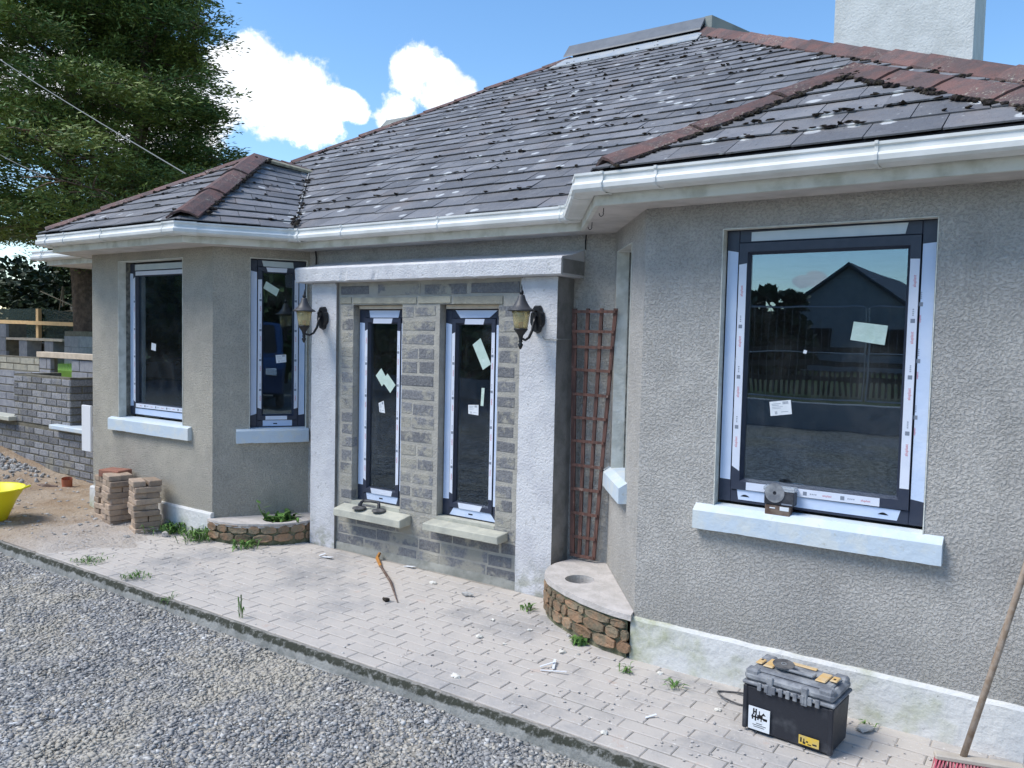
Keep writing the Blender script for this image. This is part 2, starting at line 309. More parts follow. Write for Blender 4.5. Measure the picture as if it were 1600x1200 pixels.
N = NT('green_debris_netting'); w = N.n('ShaderNodeMixShader'); t_ = N.n('ShaderNodeBsdfTransparent'); N.set((.012, .03, .026), .8)
w.inputs[0].default_value = .82; N.l(t_.outputs[0], w.inputs[1]); N.l(N.b.outputs[0], w.inputs[2]); N.l(w.outputs[0], N.t.nodes['Material Output'].inputs['Surface']); MT['net'] = N.m
MT['galv'] = simple('galvanised_steel', (.36, .38, .4), rough=.45, metal=.6)
MT['darkfence'] = simple('dark_stained_boards', (.05, .04, .035), (.08, .065, .05), 5, .85)
MT['oppwall'] = simple('pale_house_render', (.36, .36, .36), (.31, .31, .32), 3, .9)
MT['opproof'] = simple('dark_house_slates', (.06, .065, .075), (.085, .09, .1), 4, .7)
MT['carblue'] = simple('dark_blue_car_paint', (.012, .035, .10), rough=.25, spec=.6)

# ------------------------------------------------------------------ mesh helpers
class MB:
    def __init__(s): s.v = []; s.f = []
    def hexa(s, p):           # 8 corners: bottom 4 (ccw), top 4
        k = len(s.v); s.v += [tuple(q) for q in p]
        s.f += [(k, k+3, k+2, k+1), (k+4, k+5, k+6, k+7), (k, k+1, k+5, k+4), (k+1, k+2, k+6, k+5), (k+2, k+3, k+7, k+6), (k+3, k, k+4, k+7)]; return s
    def box(s, x0, x1, y0, y1, z0, z1, T=None):
        p = [(x0, y0, z0), (x1, y0, z0), (x1, y1, z0), (x0, y1, z0), (x0, y0, z1), (x1, y0, z1), (x1, y1, z1), (x0, y1, z1)]
        if T: p = [T(*q) for q in p]
        return s.hexa(p)
    def poly(s, pts): k = len(s.v); s.v += [tuple(q) for q in pts]; s.f.append(tuple(range(k, k+len(pts)))); return s
    def prism(s, pts, d):     # extrude planar polygon by vector d
        k = len(s.v); n = len(pts); d = Vector(d)
        s.v += [tuple(q) for q in pts] + [tuple(Vector(q)+d) for q in pts]
        s.f += [tuple(range(k, k+n))[::-1], tuple(range(k+n, k+2*n))] + [(k+i, k+(i+1) % n, k+n+(i+1) % n, k+n+i) for i in range(n)]; return s
    def tube(s, pts, r, n=8, caps=True):
        pts = [Vector(p) for p in pts]; rs = r if isinstance(r, (list, tuple)) else [r]*len(pts); k = len(s.v); ref = None
        for i, p in enumerate(pts):
            t = (pts[min(i+1, len(pts)-1)]-pts[max(i-1, 0)]).normalized()
            if ref is None: ref = t.orthogonal().normalized()
            a = (ref-t*ref.dot(t)).normalized(); ref = a; b = t.cross(a)
            for j in range(n):
                an = 2*math.pi*j/n; s.v.append(tuple(p+(a*math.cos(an)+b*math.sin(an))*rs[i]))
        for i in range(len(pts)-1):
            for j in range(n): s.f.append((k+i*n+j, k+i*n+(j+1) % n, k+(i+1)*n+(j+1) % n, k+(i+1)*n+j))
        if caps: s.f.append(tuple(range(k, k+n))[::-1]); s.f.append(tuple(k+(len(pts)-1)*n+j for j in range(n)))
        return s
    def lathe(s, prof, c, n=20, ax='z', caps=False):
        k = len(s.v); c = Vector(c)
        for r, h in prof:
            for j in range(n):
                a = 2*math.pi*j/n
                o = Vector((r*math.cos(a), r*math.sin(a), h)) if ax == 'z' else Vector((r*math.cos(a), h, r*math.sin(a)))
                s.v.append(tuple(c+o))
        for i in range(len(prof)-1):
            for j in range(n): s.f.append((k+i*n+j, k+i*n+(j+1) % n, k+(i+1)*n+(j+1) % n, k+(i+1)*n+j))
        if caps: s.f.append(tuple(range(k, k+n))[::-1]); s.f.append(tuple(k+(len(prof)-1)*n+j for j in range(n)))
        return s
    def blob(s, c, r, squash=(1, 1, 1), jit=.25):
        bm = bmesh.new(); bmesh.ops.create_icosphere(bm, subdivisions=1, radius=1); k = len(s.v)
        a, b_ = random.random()*6.28, random.random()*9
        for v in bm.verts:
            q = v.co*(1+random.uniform(-jit, jit)); q = Vector((q.x*squash[0], q.y*squash[1], q.z*squash[2])); q.rotate(Matrix.Rotation(a, 3, 'Z')); s.v.append(tuple(Vector(c)+q*r))
        s.f += [tuple(k+v.index for v in f.verts) for f in bm.faces]; bm.free(); return s
    def build(s, name, mat, parent=None, smooth=False, bevel=0, kind=None, recalc=True):
        me = bpy.data.meshes.new(name); me.from_pydata(s.v, [], s.f)
        if recalc or bevel:
            bm = bmesh.new(); bm.from_mesh(me)
            if bevel: bmesh.ops.bevel(bm, geom=bm.edges[:], offset=bevel, segments=1, affect='EDGES', clamp_overlap=True)
            if recalc: bmesh.ops.recalc_face_normals(bm, faces=bm.faces[:])
            bm.to_mesh(me); bm.free()
        if smooth: me.polygons.foreach_set('use_smooth', [True]*len(me.polygons))
        me.materials.append(MT[mat] if isinstance(mat, str) else mat)
        o = bpy.data.objects.new(name, me); COL.objects.link(o)
        if parent: o.parent = parent
        if kind: o['kind'] = kind
        return o

def np_mesh(name, V, Fc, mat, parent=None, kind=None):
    me = bpy.data.meshes.new(name); V = np.asarray(V, np.float32); Fc = np.asarray(Fc, np.int32); k = Fc.shape[1]
    me.vertices.add(len(V)); me.vertices.foreach_set('co', V.ravel())
    me.loops.add(Fc.size); me.loops.foreach_set('vertex_index', Fc.ravel())
    me.polygons.add(len(Fc)); me.polygons.foreach_set('loop_start', np.arange(0, Fc.size, k, dtype=np.int32))
    me.update(calc_edges=True); me.validate()
    me.materials.append(MT[mat]); o = bpy.data.objects.new(name, me); COL.objects.link(o)
    if parent: o.parent = parent
    if kind: o['kind'] = kind
    return o

def thing(name, label, cat, group=None, loc=(0, 0, 0)):
    o = bpy.data.objects.new(name, None); COL.objects.link(o); o.location = loc; o.empty_display_size = .1
    o['label'] = label; o['category'] = cat
    if group: o['group'] = group
    return o
def tag(o, label, cat, group=None):
    o['label'] = label; o['category'] = cat
    if group: o['group'] = group
    return o
def struct(o): o['kind'] = 'structure'; return o
def place(t):
    """move the origin Empty t to its base while its children stay put (their mesh data is in world space)"""
    for ch in t.children: ch.location = -t.location
    return t
def lerp(a, b, t): return Vector(a)*(1-t)+Vector(b)*t

# text -> flat verts/faces in unit height
_txt = {}
def text_mesh(body):
    if body not in _txt:
        cu = bpy.data.curves.new('t', 'FONT'); cu.body = body; cu.size = 1; cu.resolution_u = 2
        o = bpy.data.objects.new('t', cu); COL.objects.link(o); dg = bpy.context.evaluated_depsgraph_get(); dg.update()
        me = bpy.data.meshes.new_from_object(o.evaluated_get(dg)); bpy.data.objects.remove(o); bpy.data.curves.remove(cu)
        _txt[body] = ([tuple(v.co) for v in me.vertices], [tuple(p.vertices) for p in me.polygons], max(v.co.x for v in me.vertices)); bpy.data.meshes.remove(me)
    return _txt[body]

# ================================================================== GROUND
def sheet(name, x0, x1, y0, y1, z, mat, nx=1, ny=1, fn=None):
    b = MB()
    for j in range(ny+1):
        for i in range(nx+1):
            x = x0+(x1-x0)*i/nx; y = y0+(y1-y0)*j/ny; b.v.append((x, y, z+(fn(x, y) if fn else 0)))
    for j in range(ny):
        for i in range(nx): k = j*(nx+1)+i; b.f.append((k, k+1, k+nx+2, k+nx+1))
    return struct(b.build(name, mat, smooth=bool(fn), recalc=False))
sheet('ground', -600, 600, -600, 600, -.16, 'ground')
sheet('yard', -26, 16, -9.7, .2, -.11, 'yard')
KF, KB = 2.772, 2.826          # kerb front, back
fn_g = lambda x, y: .014*mnoise.noise(Vector((x*1.3, y*1.3, 0)))+.01*mnoise.noise(Vector((x*5, y*5, 3)))+.022*max(0, min(1, (y-2.45)/.3))
sheet('gravel_ground', -26, 16, .2, KF+.03, -.088, 'gravelbed', 260, 34, fn_g)
# crushed stones
ico = bmesh.new(); bmesh.ops.create_icosphere(ico, subdivisions=1, radius=1)
IV = np.array([v.co[:] for v in ico.verts]); IF = np.array([[v.index for v in f.verts] for f in ico.faces]); ico.free()
CV = np.array([(-1, -.6, -.7), (.5, -1, -.7), (1, .3, -.7), (-.2, 1, -.7), (-.8, -.5, .7), (.5, -.7, .8), (.7, .5, .6), (-.5, .7, .75)], float)
CF = np.array([(0, 2, 1), (0, 3, 2), (4, 5, 6), (4, 6, 7), (0, 1, 5), (0, 5, 4), (1, 2, 6), (1, 6, 5), (2, 3, 7), (2, 7, 6), (3, 0, 4), (3, 4, 7)])
def scatter(n, xr, yr, smin, smax, zf, flat=.42, power=4.0, cond=None):
    P = np.column_stack([RNG.uniform(*xr, n), RNG.uniform(*yr, n)])
    if cond is not None: P = P[cond(P)]
    n = len(P); s = smin+(smax-smin)*RNG.random(n)**power
    J = CV[None]*(1+RNG.uniform(-.5, .25, (n, len(CV), 3)))*np.stack([s*RNG.uniform(.7, 1.3, n), s*RNG.uniform(.6, 1, n), s*flat*RNG.uniform(.6, 1.2, n)], 1)[:, None, :]
    a = RNG.uniform(0, 6.28, n); t = RNG.normal(0, .35, n)
    c, s_ = np.cos(a), np.sin(a); x, y, z = J[..., 0], J[..., 1], J[..., 2]
    y2 = y*np.cos(t)[:, None]-z*np.sin(t)[:, None]; z2 = y*np.sin(t)[:, None]+z*np.cos(t)[:, None]
    X = x*c[:, None]-y2*s_[:, None]+P[:, 0, None]; Y = x*s_[:, None]+y2*c[:, None]+P[:, 1, None]
    Z = z2+np.array([zf(q[0], q[1]) for q in P])[:, None]+s[:, None]*flat*.3
    V = np.stack([X, Y, Z], -1).reshape(-1, 3); Fc = (CF[None]+(np.arange(n)*len(CV))[:, None, None]).reshape(-1, 3)
    return V, Fc
gz = lambda x, y: -.088+fn_g(x, y)
V1, F1 = scatter(120000, (-7.2, -1.1), (1.25, KF-.012), .0032, .019, gz, cond=lambda P: P[:, 1] > 1.15+np.maximum(0, (P[:, 0]+3.3)*.45))
V2, F2 = scatter(14000, (-9.5, .5), (.3, KF-.02), .008, .022, gz, cond=lambda P: ~((P[:, 1] > 1.15+np.maximum(0, (P[:, 0]+3.3)*.45)) & (P[:, 0] > -7.2) & (P[:, 0] < -1.1)))
V3, F3 = scatter(110, (-6.8, -.8), (KB-.01, KB+.35), .003, .010, lambda x, y: .001)
np_mesh('gravel_stones', np.vstack([V1, V2, V3]), np.vstack([F1, F2+len(V1), F3+len(V1)+len(V2)]), 'stone', kind='stuff')
bpy.data.objects['gravel_stones']['label'] = 'loose grey crushed stone gravel spread along the kerb'

# kerb: worn concrete edging, poured in long lengths
kb = MB(); nseg = 300; xs = [-9.6+i*(11.4/nseg) for i in range(nseg+1)]
for x in xs:
    w = lambda s, a: a*mnoise.noise(Vector((x*14, s, 1)))
    kb.v += [(x, KF-.012+w(1, .01), -.14), (x, KF+w(2, .012), -.03+w(3, .012)), (x, KF+.014+w(4, .012), -.004+w(5, .008)), (x, KB-.01, .0+w(6, .005)), (x, KB+.01, -.03)]
for i in range(nseg):
    for j in range(4): kb.f.append((i*5+j, i*5+j+1, i*5+j+6, i*5+j+5))
struct(kb.build('kerb', 'kerb', smooth=True))
fill = MB()   # thin mortar haunch at the kerb foot
for x in xs: fill.v += [(x, KF-.05+.02*mnoise.noise(Vector((x*3, 5, 0))), -.092), (x, KF-.004, -.066+.01*mnoise.noise(Vector((x*4, 9, 0))))]
for i in range(nseg): fill.f.append((2*i, 2*i+1, 2*i+3, 2*i+2))
struct(fill.build('kerb_haunch', 'kerb', smooth=True))

# paving bed + pavers (each a child of the paving)
bed = struct(MB().box(-6.9, 1.6, KB-.01, 4.44, -.09, -.0042).build('paving', 'joint'))
L_, W_, G_ = .196, .0815, .0065
pavers = []
def paver_at(cx_, cy_, rot):
    pavers.append((cx_, cy_, rot))
row = 0; y = KB+.004+W_/2
while y < 4.43:
    x = -6.62+random.uniform(-.02, .02)+(.5*(L_+.004) if row % 2 else 0)
    while x < 1.0:
        if y < 4.23 or x < -4.9 or x > -2.5: paver_at(x, y, 0)
        x += L_+.004
    y += W_+G_; row += 1
def vis(p_): return -(p_[0]**2+p_[1]**2)
fr_vis = [q for q in pavers if q[0] < .15 and (Vector((q[0], q[1], -1.6)).dot(R2)/max(.1, Vector((q[0], q[1], -1.6)).dot(FWD))) > -.66]
order = sorted(fr_vis, key=vis, reverse=True)
near = [q for q in order if Vector((q[0], q[1], -1.6)).dot(U2)/Vector((q[0], q[1], -1.6)).dot(FWD) > -.50][:300]
nearset = set(near)
pm = MB(); c_ = .004; hx, hy = L_/2, W_/2
pm.v = [(-hx, -hy, -.03), (hx, -hy, -.03), (hx, hy, -.03), (-hx, hy, -.03), (-hx, -hy, -.003), (hx, -hy, -.003), (hx, hy, -.003), (-hx, hy, -.003),
        (-hx+c_, -hy+c_, 0), (hx-c_, -hy+c_, 0), (hx-c_, hy-c_, 0), (-hx+c_, hy-c_, 0)]
pm.f = [(0, 1, 5, 4), (1, 2, 6, 5), (2, 3, 7, 6), (3, 0, 4, 7), (4, 5, 9, 8), (5, 6, 10, 9), (6, 7, 11, 10), (7, 4, 8, 11), (8, 9, 10, 11)]
p0 = pm.build('paver', 'paver', bed, recalc=False)
rest = MB()
for i, q in enumerate(pavers):
    rz = q[2]+random.gauss(0, .008); dz = random.uniform(-.0012, .0012); tx, ty = random.gauss(0, .004), random.gauss(0, .004)
    M4 = Matrix.Translation((q[0], q[1], dz)) @ Matrix.Rotation(rz, 4, 'Z') @ Matrix.Rotation(tx, 4, 'X') @ Matrix.Rotation(ty, 4, 'Y')
    if q in nearset:
        o = p0 if q == near[0] else bpy.data.objects.new('paver', p0.data)
        if q != near[0]: COL.objects.link(o); o.parent = bed
        o.matrix_local = M4
    else:
        k = len(rest.v); rest.v += [tuple(M4 @ Vector(v)) for v in pm.v]; rest.f += [tuple(k+j for j in f) for f in pm.f]
rest.build('pavers', 'paver', bed, recalc=False, kind='stuff')

# sandy dirt on the far left, feathering out over the paving
def fn_d(x, y):
    e = max(0., min(1., (-5.3-x-.4*mnoise.noise(Vector((x*2, y*2.4, 7))))/.9)); f = max(0, min(1, (y-KB)/.12))
    h = .022+.02*mnoise.noise(Vector((x*2.1, y*2.1, 0)))+.012*mnoise.noise(Vector((x*8, y*8, 2)))+.006*mnoise.noise(Vector((x*22, y*22, 2)))
    heap = .22*math.exp(-((x+10.6)**2/1.6+(y-4.35)**2/.18))
    left = max(0, min(1, (-6.9-x)/.6))
    return -.03*(1-e)+e*f*h+heap+left*.0
sheet('dirt_ground', -16, -4.7, KB, 4.6, 0, 'dirt', 260, 60, fn_d)
sheet('dirt_yard', -40, -7.9, 4.38, 20, -.02, 'dirt')

# ================================================================== HOUSE
H = thing('bungalow', 'grey render bungalow with slate hipped roof, two bay windows and a blockwork infilled porch', 'house', loc=(-3.6, 4.4, 0))
def hp(o): return o
WT = 2.27
def frame_T(a, b):
    """local frame of a wall face running a->b (seen left to right from outside): (u, w outward, z) -> world"""
    a = Vector((a[0], a[1], 0)); b = Vector((b[0], b[1], 0)); ux = (b-a).normalized(); n = Vector((ux.y, -ux.x, 0))
    f = lambda u, w, z: tuple(a+ux*u+n*w+Vector((0, 0, z))); f.L = (b-a).length; return f
def wall_panel(path, i, openings, mat, z1=WT, th=.22, z0=-.1):
    a, b = path[i], path[i+1]; T = frame_T(a, b); L = T.L
    def sh(p, q, r):
        d1 = (Vector(q)-Vector(p)).normalized(); d2 = (Vector(r)-Vector(q)).normalized()
        ang = d1.angle_signed(d2, 0); return th*math.tan(ang/2)
    s0 = sh(path[i-1], a, b) if i > 0 else 0; s1 = sh(a, b, path[i+2]) if i+2 < len(path) else 0
    mb = MB()
    def piece(u0, u1, za, zb):
        i0 = u0+(-s0 if u0 == 0 else 0); i1 = u1-(-s1 if u1 == L else 0)
        mb.hexa([T(u0, 0, za), T(u1, 0, za), T(i1, -th, za), T(i0, -th, za), T(u0, 0, zb), T(u1, 0, zb), T(i1, -th, zb), T(i0, -th, zb)])
    u = 0
    for (u0, u1, za, zb) in openings:
        piece(u, u0, z0, z1)
        if za > z0: piece(u0, u1, z0, za)
        if zb < z1: piece(u0, u1, zb, z1)
        u = u1
    piece(u, L, z0, z1)
    return T, mb.build('wall', mat, H)
LB = [(-7.60, 4.445), (-7.20, 3.8425), (-5.462, 3.8425), (-5.06, 4.445)]
RB = [(-2.345, 4.445), (-1.792, 3.712), (-.107, 3.712), (.446, 4.445)]
wall_panel([(-8.0, 4.445), (-7.60, 4.445)], 0, [], 'render')
wall_panel(LB, 0, [], 'render_l')
TL1, _ = wall_panel(LB, 1, [(.423, 1.354, .849, 2.183)], 'render_l')
TL2, _ = wall_panel(LB, 2, [(.270, .705, .849, 2.183)], 'render_l')
wall_panel([(-5.06, 4.445), (-2.345, 4.445)], 0, [(.47, 2.225, -.1, 1.985)], 'render')
TR0, _ = wall_panel(RB, 0, [(.085, .56, .833, 2.132)], 'render')
TR1, _ = wall_panel(RB, 1, [(.394, 1.294, .833, 2.132)], 'render')
wall_panel(RB, 2, [], 'render')
wall_panel([(.446, 4.445), (3.0, 4.445)], 0, [], 'render')
# dark closed interior
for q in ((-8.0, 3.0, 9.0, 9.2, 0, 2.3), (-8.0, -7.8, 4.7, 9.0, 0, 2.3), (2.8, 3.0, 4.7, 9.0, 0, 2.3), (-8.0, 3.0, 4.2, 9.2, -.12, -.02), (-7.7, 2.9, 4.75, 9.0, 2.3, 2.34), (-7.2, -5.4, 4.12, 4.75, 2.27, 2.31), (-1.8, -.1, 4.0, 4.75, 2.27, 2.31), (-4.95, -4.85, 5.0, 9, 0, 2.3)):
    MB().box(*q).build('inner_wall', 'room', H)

# reveals
def reveal(T, u0, u1, z0, z1, d, mat='reveal', raw=0):
    mb = MB(); e = .004
    mb.box(u0-.0005, u0+e, -d, .004, z0, z1, T); mb.box(u1-e, u1+.0005, -d, .004, z0, z1, T); mb.box(u0+e, u1-e, -d, .004, z1-e, z1+.0005, T)
    mb.build('reveal', mat, H)
    if raw:
        m2 = MB(); n = 14
        for s_ in (0, 1):
            for k in range(n):
                za, zb = z0+(z1-z0)*k/n, z0+(z1-z0)*(k+1)/n; t = e+.004+random.random()*.006
                if s_ == 0: m2.box(u0+e, u0+t, -d-.05, -d+raw, za, zb, T)
                else: m2.box(u1-t, u1-e, -d-.05, -d+raw, za, zb, T)
        m2.build('raw_reveal', 'raw', H)
reveal(TL1, .423, 1.354, .849, 2.183, .10, raw=.035)
reveal(TL2, .270, .705, .849, 2.183, .05)
reveal(TR0, .085, .56, .833, 2.132, .12, raw=.05)
reveal(TR1, .394, 1.294, .833, 2.132, .045)

# windows ------------------------------------------------------------
def quad_slab(mb, T, pts, w, t=.0012, mid=0):
    p = [T(a, w, b) for a, b in pts]; q = [T(a, w+t, b) for a, b in pts]
    mb.hexa([p[0], p[1], q[1], q[0], p[3], p[2], q[2], q[3]])
def strip_print(T, uc, w, z0, z1, vertical=True, rev=False, h=.017, parent=None, step=.235, phase=0.):
    red, grey = MB(), MB(); V, Fc, wd = text_mesh('aluplast')
    z = z0+.04+phase; i = 0
    while z+wd*h < z1-.01:
        k = len(red.v)
        for a, b, _ in V:
            if vertical: q = (uc-(b-.3)*h, w, z+a*h) if not rev else (uc+(b-.3)*h, w, z+(wd-a)*h)
            else: q = (z+a*h, w, uc+(b-.3)*h)
            red.v.append(T(*q))
        red.f += [tuple(k+j for j in f) for f in Fc]
        g0 = z+wd*h+.045
        if g0+.02 < z1:
            s_ = .0085; qs = [(uc-s_, g0-s_), (uc+s_, g0-s_), (uc+s_, g0+s_), (uc-s_, g0+s_)]
            if not vertical: qs = [(b, a) for a, b in qs]
            grey.poly([T(a, w, b) for a, b in qs])
            for t in range(4):
                g1 = g0+.022+t*.008; qs = [(uc-.003, g1), (uc+.003, g1), (uc+.003, g1+.004), (uc-.003, g1+.004)]
                if g1+.01 < z1:
                    if not vertical: qs = [(b, a) for a, b in qs]
                    grey.poly([T(a, w, b) for a, b in qs])
        z += step
    if red.v: red.build('printed_lettering', 'redprint', parent, recalc=False, kind='stuff')
    if grey.v: grey.build('printed_mark', 'greyprint', parent, recalc=False, kind='stuff')
def window(T0, u0, u1, z0, z1, d, fo, sa, films, label=None, curtain=False):
    """T0 wall frame; opening u0..u1 z0..z1 ; d recess of the frame face ; fo outer profile width ; sa sash width"""
    T = lambda u, w, z: T0(u, w-d, z)
    fm = MB()
    for (a, b, c, e) in ((u0, u0+fo, z0, z1), (u1-fo, u1, z0, z1), (u0+fo, u1-fo, z0, z0+fo), (u0+fo, u1-fo, z1-fo, z1)): fm.box(a, b, -.07, 0, c, e, T)
    win = fm.build('window', 'frame', H, bevel=.003)
    if label: win['label'] = label
    s = MB(); a0, a1, b0, b1 = u0+fo+.002, u1-fo-.002, z0+fo+.002, z1-fo-.002
    def bar(p0, p1, q0, q1):   # mitred sash bars with a sloped glazing bead
        pass
    ow, iw = .007, -.004
    rings = [((a0, a1, b0, b1), -.05), ((a0, a1, b0, b1), ow), ((a0+sa-.012, a1-sa+.012, b0+sa-.012, b1-sa+.012), ow), ((a0+sa, a1-sa, b0+sa, b1-sa), iw-.012), ((a0+sa, a1-sa, b0+sa, b1-sa), -.05)]
    k = 0
    for (x0, x1, y0, y1), w in rings: s.v += [T(x0, w, y0), T(x1, w, y0), T(x1, w, y1), T(x0, w, y1)]
    for r in range(4):
        for j in range(4): s.f.append((r*4+j, r*4+(j+1) % 4, r*4+4+(j+1) % 4, r*4+4+j))
    s.build('sash', 'frame', win)
    MB().box(a0+sa-.002, a1-sa+.002, -.026, -.020, b0+sa-.002, b1-sa+.002, T).build('pane', 'glass', win)
    for fkind, pts, w in films:
        mb = MB(); quad_slab(mb, T, pts, w); mb.build('protective_film', fkind, win)
    return T, win, (a0+sa, a1-sa, b0+sa, b1-sa)
def std_films(u0, u1, z0, z1, fo, sa, tl=.09, bl=.10, side_in=.14, topkind='filmtop', tshape=0., bshape=0.):
    """film strips: outer + sash on both sides, top and bottom pieces"""
    r = lambda a=.006: random.uniform(-a, a)
    F = []; so = .0075; fl = .0005; a, b = u0+.006, u0+fo-.004
    F.append(('film', [(a, z0+bl+r()), (b, z0+bl+.004+r()), (b, z1-tl+r()), (a, z1-tl+.005+r())], fl))
    F.append(('film', [(u1-fo+.004, z0+bl+r()), (u1-.006, z0+bl+r()), (u1-.006, z1-tl+r()), (u1-fo+.004, z1-tl+r())], fl))
    a, b = u0+fo+.004, u0+fo+sa-.012
    F.append(('film2', [(a, z0+side_in+.012+r()), (b, z0+side_in+r()), (b, z1-side_in+r()), (a, z1-side_in-.01+r())], so))
    a, b = u1-fo-sa+.012, u1-fo-.004
    F.append(('film2', [(a, z0+side_in+r()), (b, z0+side_in+r()), (b, z1-side_in+r()), (a, z1-side_in+r())], so))
    return F

# right bay big window
u0, u1, z0, z1 = .399, 1.289, .855, 2.128; fo, sa = .06, .052
F = std_films(u0, u1, z0, z1, fo, sa, .098, .105, .155)
F.append(('filmtop', [(u0+.115, z1-fo+.006), (u1-.125, z1-fo+.006), (u1-.115, z1-.008), (u0+.115, z1-.012)], .0006))
F.append(('film', [(u0+.098, z0+.014), (u1-.105, z0+.012), (u1-.092, z0+.058), (u0+.09, z0+.064)], .0006))
F.append(('film2', [(u0+.135, z0+fo+.004), (u1-.175, z0+fo+.004), (u1-.175, z0+fo+.04), (u0+.135, z0+fo+.04)], .0075))
TW, win, gl_ = window(TR1, u0, u1, z0, z1, .045, fo, sa, F, 'large bay window with white and blue film strips and two labels on its glass')
strip_print(TW, u0+fo+.02, .0090, z0+.2, z1-.2, parent=win, phase=.02); strip_print(TW, u1-fo-.02, .0090, z0+.2, z1-.2, parent=win, phase=.05)
strip_print(TW, u0+fo+.004, .0020, z0+.2, z1-.2, parent=win, h=.010, phase=.12); strip_print(TW, u1-fo+.006, .0022, z0+.2, z1-.2, parent=win, h=.010, phase=.14)
strip_print(TW, z0+fo+.021, .0090, u0+.28, u1-.2, False, parent=win, step=.16, h=.013)
sl = MB()
for uu in (u0+.13, u1-.16): sl.prism([TW(uu-.022+.044*i/8, .0022, z0+.03+.010*math.sin(math.pi*i/8)) for i in range(9)], Vector(TW(0, .0004, 0))-Vector(TW(0, 0, 0)))
sl.build('drain_slot', 'void', win)
def sticker(Tw, win, pts, mat='paper', code=0, name='label_sticker'):
    mb = MB(); quad_slab(mb, Tw, pts, -.0195, .0012); o = mb.build(name, mat, win)
    if code:
        b = MB(); (a0, c0), (a1, c1), (a2, c2), (a3, c3) = pts
        def q(s, t): x = (a0*(1-s)+a1*s)*(1-t)+(a3*(1-s)+a2*s)*t; z = (c0*(1-s)+c1*s)*(1-t)+(c3*(1-s)+c2*s)*t; return (x, z)
        for (s0, s1, t0, t1) in [(.62+.045*i, .64+.045*i+random.random()*.015, .74, .94) for i in range(6)] + [(.22+.03*i, .235+.03*i, .08, .3) for i in range(4)] + [(.1, .52, .8, .83), (.1, .45, .7, .725), (.1, .6, .58, .6), (.1, .5, .48, .5), (.5, .85, .2, .23)]:
            b.poly([Tw(*((lambda xz: (xz[0], -.0180, xz[1]))(q(s, t)))) for s, t in ((s0, t0), (s1, t0), (s1, t1), (s0, t1))])
        b.build('label_print', 'greyprint', o if False else win, recalc=False)
X0 = 1.792
sticker(TW, win, [(-.831+X0, 1.628), (-.692+X0, 1.608), (-.682+X0, 1.691), (-.820+X0, 1.708)], 'greenpaper')
sticker(TW, win, [(-1.164+X0, 1.271), (-1.068+X0, 1.287), (-1.076+X0, 1.351), (-1.172+X0, 1.336)], 'paper', 1)
sticker(TW, win, [(-1.03+X0, 1.565), (-1.016+X0, 1.562), (-1.012+X0, 1.576), (-1.026+X0, 1.58)], 'paper')

# right bay canted window (frame deep in an unfinished reveal)
F = std_films(.09, .555, .855, 2.128, .06, .045)
window(TR0, .09, .555, .855, 2.128, .12, .06, .045, F)
# left bay front window
u0, u1, z0, z1 = .43, 1.348, .875, 2.168
F = std_films(u0, u1, z0, z1, .06, .045, .085, .075, .115)
F.append(('filmtop', [(u0+.08, z1-.056), (u1-.08, z1-.056), (u1-.08, z1-.006), (u0+.08, z1-.006)], .0006))
F.append(('film2', [(u0+.1, z1-.1), (u1-.1, z1-.1), (u1-.1, z1-.066), (u0+.1, z1-.066)], .0075))
F.append(('film', [(u0+.08, z0+.008), (u1-.08, z0+.008), (u1-.08, z0+.058), (u0+.08, z0+.058)], .0006))
F.append(('film2', [(u0+.1, z0+.066), (u1-.1, z0+.066), (u1-.1, z0+.1), (u0+.1, z0+.1)], .0075))
TW, win, _ = window(TL1, u0, u1, z0, z1, .10, .06, .045, F, 'bay window with one small white label on its glass')
strip_print(TW, u0+.082, .0090, z0+.14, z1-.14, parent=win, h=.014); strip_print(TW, z0+.083, .0090, u0+.12, u1-.12, False, parent=win, step=.16, h=.011)
sticker(TW, win, [(.72, 1.44), (.785, 1.43), (.79, 1.49), (.725, 1.5)], 'paper')
cu = MB(); n = 26      # pale curtain standing behind the left part of that window
for i in range(n+1):
    uu = .50+.22*i/n; ww = -.20+.018*math.sin(i*1.7); cu.v += [TL1(uu, ww, .85), TL1(uu, ww, 2.2)]
for i in range(n): cu.f.append((2*i, 2*i+2, 2*i+3, 2*i+1))
cu.build('curtain', 'curtain', H, smooth=True)
# left bay canted window
u0, u1, z0, z1 = .275, .70, .857, 2.176
F = std_films(u0, u1, z0, z1, .055, .045, .10, .10, .15)
F.append(('filmtop', [(u0+.10, z1-.052), (u1-.095, z1-.058), (u1-.10, z1-.012), (u0+.088, z1-.008)], .0006))
F.append(('film2', [(u0+.13, z1-.094), (u1-.15, z1-.094), (u1-.145, z1-.06), (u0+.12, z1-.06)], .0075))
F.append(('film', [(u0+.1, z0+.01), (u1-.1, z0+.01), (u1-.1, z0+.055), (u0+.1, z0+.055)], .0006))
F.append(('film2', [(u0+.12, z0+.06), (u1-.14, z0+.06), (u1-.14, z0+.09), (u0+.12, z0+.09)], .0075))
TW, win, _ = window(TL2, u0, u1, z0, z1, .05, .055, .045, F, 'narrow bay window with a tilted green label and a white label')
strip_print(TW, u0+.078, .0090, z0+.17, z1-.17, parent=win, h=.014); strip_print(TW, u1-.078, .0090, z0+.17, z1-.17, parent=win, h=.014)
MB().box(.455, .485, .0021, .0026, z0+.025, z0+.033, TW).build('drain_slot', 'void', win)
sticker(TW, win, [(.375, 1.955), (.475, 1.895), (.498, 1.95), (.397, 2.01)], 'greenpaper')
sticker(TW, win, [(.478, 1.365), (.555, 1.375), (.552, 1.435), (.472, 1.43)], 'paper', 1)

